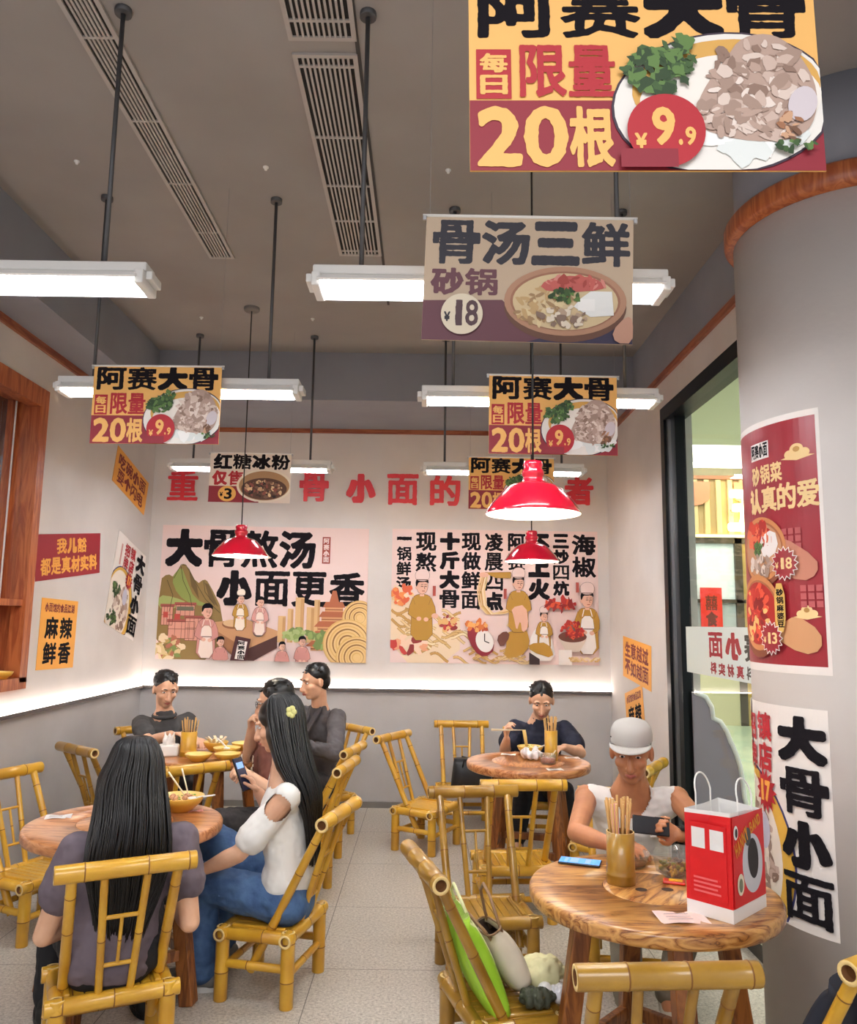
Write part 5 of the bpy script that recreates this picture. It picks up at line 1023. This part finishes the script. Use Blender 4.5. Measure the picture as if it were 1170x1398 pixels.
def shoes(root, J, m, sole):
    for S in 'LR':
        a = V(J['an'+S]); t = V(J['toe']).normalized(); a.z = 0; b = MB(); b.cap(a-t*.05+V((0, 0, .05)), a+t*.13+V((0, 0, .042)), .044, .038, m); b.cap(a-t*.03+V((0, 0, .1)), a+V((0, 0, .06)), .04, .046, m); b.cap(a-t*.055+V((0, 0, .028)), a+t*.145+V((0, 0, .026)), .026, .024, m)
        o = melt(b, 'shoe', root, .006, 4, m); q = MB(); n = t.cross(UPV)
        q.prism([a+t*(.05+.135*math.cos(x))+n*(.047+.004*math.cos(x))*math.sin(x) for x in [2*PI*k/24 for k in range(24)]], (0, 0, .022), sole); z = q.build('sole', o); z.data.transform(Matrix.Translation(-root.location))
def short_hair(root, c, look, m, s=1.0, lift=.0, name='hair'):
    f, r, u = frame(look); c = V(c); R = Matrix((r, f, u)).transposed(); b = MB(); P = lambda x, y, z: c+r*x*s+f*y*s+u*z*s
    b.ball(P(0, -.026, .05+lift), (.082*s, .092*s, .08*s), m, 14, R); b.ball(P(0, -.05, .0), (.074*s, .06*s, .07*s), m, 12, R)
    q = random.Random(int(abs(c.x)*997))
    for k in range(40):
        a, e = q.random()*6.3, q.random()*1.3; d = V((math.cos(a)*math.sin(e), math.sin(a)*math.sin(e)*1.0-.1, math.cos(e))); p0 = P(0, -.02, .05+lift)+r*d.x*.075*s+f*d.y*.085*s+u*d.z*.074*s; b.cap(p0, p0+(r*d.x+f*(d.y+.4)+u*d.z*.2)*.022*s, .009*s, .004*s, m, 7)
    return melt(b, name, root, .005, 2, m)
def long_hair(root, c, look, path, m, seed, n=150, s=1.0, back=None):
    """cap over the skull and a fall of strands through PATH [(centre, half width, half depth)]"""
    f, r, u = frame(look); c = V(c); R = Matrix((r, f, u)).transposed(); b = MB(); P = lambda x, y, z: c+r*x*s+f*y*s+u*z*s
    b.ball(P(0, -.024, .042), (.086*s, .1*s, .088*s), m, 16, R); b.ball(P(0, -.05, -.02), (.084*s, .065*s, .09*s), m, 14, R)
    for (p0, a0, d0), (p1, a1, d1) in zip(path, path[1:]): b.ecap(p0, p1, a0*.92, d0*.85, a1*.92, d1*.85, back, m)
    h = melt(b, 'hair', root, .007, 5, m); q = random.Random(seed); b = MB(); f2 = V(back).cross(UPV); f2.normalize(); w = V(back).normalized()
    for k in range(n):
        a = PI*(-.12+1.24*q.random()); off = q.uniform(.9, 1.03); pts = [P(.02*math.cos(a), -.02, .134), P(.062*math.cos(a)*off, -.024-.068*math.sin(a)*off, .117), P(.092*math.cos(a)*off, -.024-.1*math.sin(a)*off, .05)]
        pts += [V(p)+w*(aw*math.cos(a)*off)*(1 if i < len(path)-1 else q.uniform(.7, 1))+f2*(dp*math.sin(a)*off)+V((q.uniform(-.004, .004), q.uniform(-.004, .004), q.uniform(-.05, .0) if i == len(path)-1 else 0)) for i, (p, aw, dp) in enumerate(path)]
        pts = [V(p) for p in spl(pts, 3)]; b.tube(pts, [.0055*(1-.75*(i/len(pts))**2) for i in range(len(pts))], m, 6)
    place(b, 'strands', root).parent = h; return h
def spl(p, n):
    o = []
    for i in range(len(p)-1):
        a, b_, c, d = V(p[max(i-1, 0)]), V(p[i]), V(p[i+1]), V(p[min(i+2, len(p)-1)])
        for k in range(n): t = k/n; o.append(.5*((2*b_)+(c-a)*t+(2*a-5*b_+4*c-d)*t*t+(3*b_-a-3*c+d)*t**3))
    return o+[V(p[-1])]
def legs(J, f, hip, kn, an):
    J.update(hpL=hip[0], hpR=hip[1], knL=kn[0], knR=kn[1], anL=an[0], anR=an[1], toe=f); J['hs'] = J.get('hs', 1)*1.1
    for k, dz in (('neck', .045), ('chest', .03), ('shL', .018), ('shR', .018), ('head', -.012)): J[k] = (J[k][0], J[k][1], J[k][2]+dz)
CURL, FIST, FLAT = (.35, .5, .35), (1.2, 1.5, .9), (.15, .2, .15)
JEANS = mat('blue_denim', '#4b6b94', .8, col2='#35527c', scale=14, bump=.25, bscale=60); JEANS_D = mat('black_trousers', '#16161a', .8); CHAR = mat('charcoal_trousers', '#3b3738', .8, col2='#2b282a', scale=40)
SHOE_G, SHOE_W, SOLE = mat('shoe_grey', '#77746f', .7), mat('shoe_white', '#cfc8bc', .7), mat('sole_pale', '#d9d6d0', .7)
def person(label, hip, **k): t = thing('person', label, 'person', (hip[0], hip[1], 0), 0, 'diners at the tables'); return t
# --- woman seen from behind, front left
h0 = (-1.143, 3.105, .38); t = person('person with long black hair seen from behind, mauve tee, seated front left', h0)
J = dict(r=(.89, .45, 0), hip=h0, waist=(-1.143, 3.115, .5), chest=(-1.113, 3.145, .69), neck=(-1.113, 3.175, .81), head=(-1.133, 3.205, 1.005), look=(-.45, .89, -.15), shR=(-0.9425, 3.225, .735), shL=(-1.272, 3.054, .735), elR=(-0.8775, 3.175, .47), elL=(-1.357, 3.025, .47), wrR=(-0.9925, 3.405, .44), wrL=(-1.302, 3.265, .45),
    handR=((-.4, .9, 0), (0, 0, -1), 1, CURL, .5), handL=((-.3, .9, 0), (0, 0, -1), -1, CURL, .5))
legs(J, (-.45, .89, 0), ((-1.212, 3.085, .38), (-1.062, 3.145, .38)), ((-1.482, 3.425, .43), (-1.152, 3.545, .43)), ((-1.492, 3.405, .08), (-1.143, 3.515, .08)))
body(t, J, SKIN, .006); MAUVE = mat('mauve_tee', '#6d6169', .85, col2='#5d525b', scale=9); top(t, J, MAUVE, 'tee', .5, .007, .02, (.068, .078), -.0); trousers(t, J, JEANS_D); shoes(t, J, BLACK, BLACK)
long_hair(t, J['head'], J['look'], [((-1.12, 3.155, .99), .118, .105), ((-1.09, 3.09, .87), .132, .088), ((-1.075, 3.045, .74), .145, .055), ((-1.075, 3.04, .62), .125, .032), ((-1.085, 3.035, .5), .085, .02)], HAIR, 5, 260, 1.1, (.89, .45, 0)); face_bits(t, J['head'], J['look'], J['hs'])
# --- woman in the white top with the phone
h0 = (-.60, 3.74, .39); t = person('person with long black hair in white top and jeans, looking at a raised phone', h0)
J = dict(r=(.23, .97, 0), hip=h0, waist=(-.60, 3.75, .52), chest=(-.625, 3.77, .74), neck=(-.645, 3.78, .89), head=(-.685, 3.79, 1.13), look=(-.95, .05, -.28), shR=(-.64, 3.93, .82), shL=(-.60, 3.60, .82), elR=(-.72, 3.99, .665), elL=(-.79, 3.565, .61), wrR=(-.795, 3.94, .79), wrL=(-.945, 3.615, .53), hs=.96,
    handR=((-.45, -.15, .8), (-.8, -.2, -.35), 1, ((.5, .6, .4), (.75, .7, .4), (.85, .8, .4), (.9, .8, .4)), .9), handL=((-.85, .45, -.2), (0, -.1, -1), -1, CURL, .5), hsz=.95)
legs(J, (-1, .1, 0), ((-.59, 3.67, .38), (-.60, 3.82, .39)), ((-1.0, 3.73, .44), (-1.0, 3.97, .55)), ((-.97, 3.72, .08), (-.96, 4.0, .09)))
body(t, J, SKIN, .0045); WTOP = mat('white_top', '#e9e6e0', .8); tp = top(t, J, WTOP, 'cold_shoulder_top', .74, .006, .012, (.056, .07), .075); trousers(t, J, JEANS, 'jeans', .085, .088, .008); shoes(t, J, SHOE_G, SOLE)
s_ = V(J['shL'])+V((-.03, -.045, -.035)); bm = bmesh.new(); bm.from_mesh(tp.data)     # the cut-out of the sleeve shows the shoulder
bmesh.ops.delete(bm, geom=[f for f in bm.faces if ((f.calc_center_median()+t.location-s_).length < .058 and f.normal.y < .1)], context='FACES'); bm.to_mesh(tp.data); bm.free()
long_hair(t, J['head'], J['look'], [((-.65, 3.765, 1.09), .108, .1), ((-.605, 3.735, .97), .115, .09), ((-.54, 3.72, .85), .115, .07), ((-.505, 3.725, .73), .1, .04), ((-.492, 3.73, .58), .075, .022)], HAIR, 6, 220, 1.06, (.05, .95, 0)); face_bits(t, J['head'], J['look'], J['hs'])
b = MB()
for k in range(5): a = k*1.256; b.ball((-.61+.012*math.cos(a), 3.695, 1.19+.016*math.sin(a)), (.014, .008, .014), mat('clip_yellow', '#d9d68a', .5), 7)
place(b, 'hair_clip', t)
ph = phone((-.868, 3.905, .875), (0, 0, 0), 'dark phone held up by the woman in the white top', .075, .16, '#2c2b40', .08, ((.042, .03),))
X = V((.35, .93, 0)).normalized(); Yv = V((-.42, .1, .9)); Yv = (Yv-X*X.dot(Yv)).normalized(); Zv = X.cross(Yv); ph.rotation_euler = Matrix((X, Yv, Zv)).transposed().to_euler()
# --- man in the grey polo by the corner
h0 = (-2.0, 6.15, .39); t = person('person in dark grey polo shirt by the back left corner reaching to the tissues', h0)
J = dict(r=(-.77, -.64, 0), hip=h0, waist=(-1.98, 6.12, .52), chest=(-1.95, 6.06, .735), neck=(-1.935, 6.03, .87), head=(-1.925, 5.99, 1.095), look=(.5, -.75, -.3), shR=(-2.08, 5.95, .82), shL=(-1.80, 6.17, .82), elR=(-1.94, 5.73, .745), elL=(-1.74, 6.0, .68), wrR=(-1.745, 5.6, .82), wrL=(-1.62, 5.75, .765),
    handR=((.7, -.35, .1), (.1, -.1, -1), -1, CURL, .6), handL=((.5, -.7, 0), (0, 0, -1), 1, CURL, .5))
legs(J, (.64, -.77, 0), ((-1.93, 6.2, .39), (-2.06, 6.09, .39)), ((-1.7, 5.93, .43), (-1.92, 5.72, .43)), ((-1.72, 5.9, .08), (-1.95, 5.72, .08)))
body(t, J, SKIN, .006); top(t, J, mat('grey_polo', '#4c4a4a', .85, col2='#403f40', scale=10), 'polo_shirt', .6, .006, .018, (.068, .074), -.05); trousers(t, J, CHAR); shoes(t, J, BLACK, BLACK); short_hair(t, J['head'], J['look'], HAIR, J['hs']); face_bits(t, J['head'], J['look'], J['hs'])
b = MB(); c = V(J['neck']); b.tube([c+V((.078*math.cos(a), .074*math.sin(a), -.02+.012*math.sin(a))) for a in [2*PI*k/20 for k in range(21)]], .014, mat('polo_collar', '#3f3e3f', .85), 8); place(b, 'collar', t)
# --- man in the grey jacket
h0 = (-.79, 6.30, .39); t = person('person in a dark grey jacket at the far side of the bowl table', h0)
J = dict(r=(-.64, .77, 0), hip=h0, waist=(-.79, 6.26, .54), chest=(-.785, 6.12, .78), neck=(-.79, 6.06, .93), head=(-.82, 5.98, 1.165), look=(-.8, -.55, -.2), shR=(-.92, 6.25, .87), shL=(-.65, 5.99, .88), elR=(-1.0, 6.08, .70), elL=(-.63, 5.74, .68), wrR=(-1.14, 5.82, .77), wrL=(-.9, 5.6, .775),
    handR=((-.6, -.7, 0), (0, 0, -1), -1, CURL, .5), handL=((-.8, -.3, 0), (0, 0, -1), 1, CURL, .5))
legs(J, (-.77, -.64, 0), ((-.73, 6.22, .39), (-.85, 6.36, .39)), ((-.93, 5.95, .43), (-1.1, 6.12, .43)), ((-.93, 5.95, .08), (-1.1, 6.1, .08)))
body(t, J, SKIN, .006); top(t, J, mat('grey_jacket', '#5a5557', .8, col2='#4b4749', scale=9), 'jacket', 1.85, .008, .022, (.07, .068), -.08); trousers(t, J, CHAR); shoes(t, J, BLACK, BLACK); short_hair(t, J['head'], J['look'], HAIR, J['hs']); face_bits(t, J['head'], J['look'], J['hs'])
b = MB(); c = V(J['neck'])
for s in (-1, 1): d = V((-.77, -.64, 0)); w = V((-.64, .77, 0)); b.bar(c+w*s*.065+d*.03, c+w*s*.02+d*.135-V((0, 0, .2)), .05, .012, mat('lapel_grey', '#454144', .8), d, .004)
place(b, 'lapel', t)
# --- person in the brown tee
h0 = (-.80, 4.90, .39); t = person('person in brown printed tee and glasses, hand at chin, by the bowl table', h0)
J = dict(r=(.1, .98, 0), hip=h0, waist=(-.83, 4.89, .53), chest=(-.905, 4.87, .745), neck=(-.92, 4.86, .885), head=(-.90, 4.86, 1.125), look=(-.95, .0, -.2), shR=(-.90, 5.05, .825), shL=(-.89, 4.68, .83), elR=(-1.08, 5.02, .775), elL=(-.80, 4.45, .665), wrR=(-1.045, 4.9, .955), wrL=(-.95, 4.44, .775),
    handR=((.1, -.35, .75), (.6, -.3, 0), 1, (.9, 1.1, .7), .6), handL=((-.8, -.1, .2), (.1, .5, -.8), -1, FIST, .8))
legs(J, (-1, .1, 0), ((-.8, 4.83, .39), (-.8, 4.98, .39)), ((-1.13, 4.58, .5), (-1.16, 4.92, .43)), ((-1.1, 4.57, .08), (-1.14, 4.92, .08)))
body(t, J, SKIN, .005); tee5 = top(t, J, mat('brown_tee', '#6b3a2c', .85, col2='#5c3026', scale=9), 'tee', .62, .006, .018, (.068, .076), -.05); trousers(t, J, CHAR); shoes(t, J, SHOE_G, SOLE); short_hair(t, J['head'], J['look'], HAIR, J['hs']); face_bits(t, J['head'], J['look'], J['hs'])
b = MB(); f, r, u = frame(J['look']); P = lambda x, y, z: V(J['head'])+(r*x+f*y+u*z)*J['hs']
for s in (-1, 1): b.tube([P(s*.031+.023*math.cos(a), .094, .01+.018*math.sin(a)) for a in [2*PI*k/16 for k in range(17)]], .0018, BLACK, 6); b.tube([P(s*.054, .092, .014), P(s*.08, .0, .012)], .0018, BLACK, 6)
b.tube([P(-.008, .096, .014), P(.008, .096, .014)], .0018, BLACK, 6); place(b, 'glasses', t)
PR_ = mat('tee_print', '#d9cdb4', .8); b = MB(); bpy.context.view_layer.update()
def on_tee(x, z):
    ok, co, nn, _ = tee5.closest_point_on_mesh(V(J['chest'])+V((-.16+x*.35, -.09+x, z-.02))-t.location); return co+t.location+nn*.001, nn
for k in range(9):
    a = .3+k*.3; co, nn = on_tee(-.055*math.cos(a), .06*math.sin(a)); y = nn.cross(V((0, 0, 1))).normalized(); b.box(co, (.014, .02, .003), PR_, Matrix((y, nn.cross(y), nn)).transposed() @ Matrix.Rotation(a-1.57, 3, 'Z'))
for k in (-1, 1): co, nn = on_tee(.015*k, -.02); b.ball(co, (.009, .009, .009), PR_, 6)
place(b, 'tee_print', t)
# --- man in navy eating noodles
h0 = (.84, 6.2, .39); t = person('person in navy tee eating noodles with chopsticks by the back wall', h0)
J = dict(r=(-.99, .12, 0), hip=h0, waist=(.845, 6.16, .52), chest=(.85, 6.08, .725), neck=(.855, 6.04, .86), head=(.86, 5.99, 1.05), look=(-.12, -.9, -.42), shR=(.675, 6.08, .81), shL=(1.035, 6.06, .81), elR=(.575, 5.86, .70), elL=(1.11, 5.8, .70), wrR=(.575, 5.72, .80), wrL=(.96, 5.62, .765),
    handR=((-.1, -.15, .8), (.9, -.3, .1), 1, (.75, .9, .5), .9), handL=((-.6, -.6, 0), (0, 0, -1), -1, CURL, .5))
legs(J, (-.1, -.99, 0), ((.93, 6.2, .39), (.76, 6.2, .39)), ((1.0, 5.85, .43), (.71, 5.85, .43)), ((1.02, 5.83, .08), (.66, 5.82, .08)))
body(t, J, SKIN, .005); top(t, J, mat('navy_tee', '#1c2036', .8, col2='#161a2c', scale=9), 'tee', .62, .006, .02, (.07, .08), -.05); trousers(t, J, JEANS_D); shoes(t, J, SHOE_G, SOLE); short_hair(t, J['head'], J['look'], HAIR, J['hs']); face_bits(t, J['head'], J['look'], J['hs'])
tc = thing('chopsticks', 'pair of pale chopsticks lifting noodles, held by the man in navy', 'chopsticks', (.57, 5.6, .868))
for dz in (0, .008):
    b = MB(); stick(b, (-.11, .04, .0+dz), (.11, -.01, .012), CHOPW, .0042, .0028); b.build('chopstick', tc)
b = MB()
for k in range(6): b.tube([(.1+.004*k, -.01, .014), (.108+.004*k, -.012, -.03), (.12+.003*k, -.018, -.1)], .0022, NOODLE, 6)
b.build('noodles', tc)
# --- man in the white tank top
h0 = (.965, 3.87, .39); t = person('person in white tank top and pale cap holding a phone, right front table', h0)
J = dict(r=(-.98, .2, 0), hip=h0, waist=(.96, 3.82, .53), chest=(.925, 3.68, .735), neck=(.92, 3.63, .865), head=(.905, 3.57, 1.06), look=(-.3, -.9, -.2), shR=(.725, 3.66, .825), shL=(1.105, 3.6, .835), elR=(.62, 3.36, .765), elL=(1.16, 3.32, .765), wrR=(.725, 3.19, .765), wrL=(.985, 3.2, .8),
    handR=((.6, -.5, .1), (.1, 0, -1), 1, CURL, .5), handL=((-.8, -.1, .35), (-.1, -.75, .4), -1, ((.7, .8, .4), (.8, .9, .4), (.85, .9, .4), (.85, .9, .4)), .9))
legs(J, (-.2, -.98, 0), ((1.06, 3.86, .39), (.87, 3.9, .39)), ((1.1, 3.46, .43), (.84, 3.48, .43)), ((1.02, 3.5, .08), (.84, 3.46, .08)))
body(t, J, SKIN_T, .0045); TANK = mat('white_tank', '#e4dfda', .85)
b = MB(); g = lambda k: V(J[k]); r = J['r']; b.ecap(g('hip'), g('waist'), .175, .125, .16, .115, r, TANK); b.ecap(g('waist'), g('chest'), .16, .112, .172, .12, r, TANK); b.ecap(g('chest'), g('neck')-V((0, -.0, .055)), .172, .105, .1, .08, r, TANK)
for S in 'LR': b.cap(g('chest')+(g('sh'+S)-g('chest'))*.3, g('chest')+(g('sh'+S)-g('chest'))*.86, .088, .068, TANK)
tk = melt(b, 'tank_top', t, .007, 5, TANK, .007, .06); q_ = g('neck')+V((-.015, -.1, -.07)); bm = bmesh.new(); bm.from_mesh(tk.data)
bmesh.ops.delete(bm, geom=[f_ for f_ in bm.faces if (lambda d: abs(d.x) < .085 and d.z > -.065+.09*(d.x/.085)**2 and d.y < .13)(f_.calc_center_median()+t.location-q_)], context='FACES'); bm.to_mesh(tk.data); bm.free()
so = tk.modifiers.new('cloth', 'SOLIDIFY'); so.thickness = .004
trousers(t, J, mat('khaki_cloth', '#8a8272', .85)); shoes(t, J, SHOE_W, SOLE); face_bits(t, J['head'], J['look'], J['hs']); short_hair(t, J['head'], J['look'], HAIR, J['hs']*.96)
f, r, u = frame(J['look']); R = Matrix((r, f, u)).transposed(); P = lambda x, y, z: V(J['head'])+(r*x+f*y+u*z)*J['hs']; CAPM = mat('cap_pale_grey', '#b3b0ac', .85)
b = MB(); n = 24
b.rings([[P(.083*k*math.cos(2*PI*j/n), -.018+.101*k*math.sin(2*PI*j/n), z) for j in range(n)] for k, z in ((.99, .05), (.99, .075), (.94, .096), (.8, .113), (.5, .124), (.08, .128))], CAPM, False, True); b.build
cp = place(b, 'cap', t); b = MB()
b.rings([[P(.078*math.cos(a), .04+(.045+q)*math.sin(a), .052-q*.12) for a in [PI*j/16 for j in range(17)]] for q in (0, .02, .04, .06)], CAPM, False, False); o = place(b, 'brim', t); so = o.modifiers.new('s', 'SOLIDIFY'); so.thickness = .004; o.parent = cp
b = MB(); w_ = V(J['wrL'])+V((.025, .015, -.003)); d = (V(J['wrL'])-V(J['elL'])).normalized(); x = d.orthogonal().normalized(); y = d.cross(x)
b.rings([[w_+d*k+(x*math.cos(2*PI*j/20)+y*math.sin(2*PI*j/20))*rr for j in range(20)] for k, rr in ((-.013, .033), (-.012, .036), (.012, .036), (.013, .033))], BLACK, False, False); b.box(w_+V((0, -.02, .03)), (.036, .03, .014), BLACK, None, .004); place(b, 'wristwatch', t)
p = Print(.05, .06, (0, 0, 50, 60), TANK, .0005, 61); LG = ink('#3a3a3e'); p.rect(4, 6, 46, 10, LG); p.rect(4, 6, 8, 54, LG); p.rect(42, 6, 46, 54, LG); p.rect(16, 16, 20, 50, LG); p.rect(28, 16, 32, 50, LG); p.rect(16, 30, 32, 34, LG)
b_ = p.build('chest_logo', ((.995, 3.552, .735), (1, .1, 0), (0, .25, 1)), t); b_.data.transform(Matrix.Translation(-t.location))
ph = phone((.868, 3.155, .845), (0, 0, 0), 'black phone held sideways by the man in the white tank top', .066, .14, '#2a3038', .05); X = V((.1, .35, .93)).normalized(); Yv = V((1, -.05, -.1)); Yv = (Yv-X*X.dot(Yv)).normalized(); ph.rotation_euler = Matrix((X, Yv, X.cross(Yv))).transposed().to_euler()
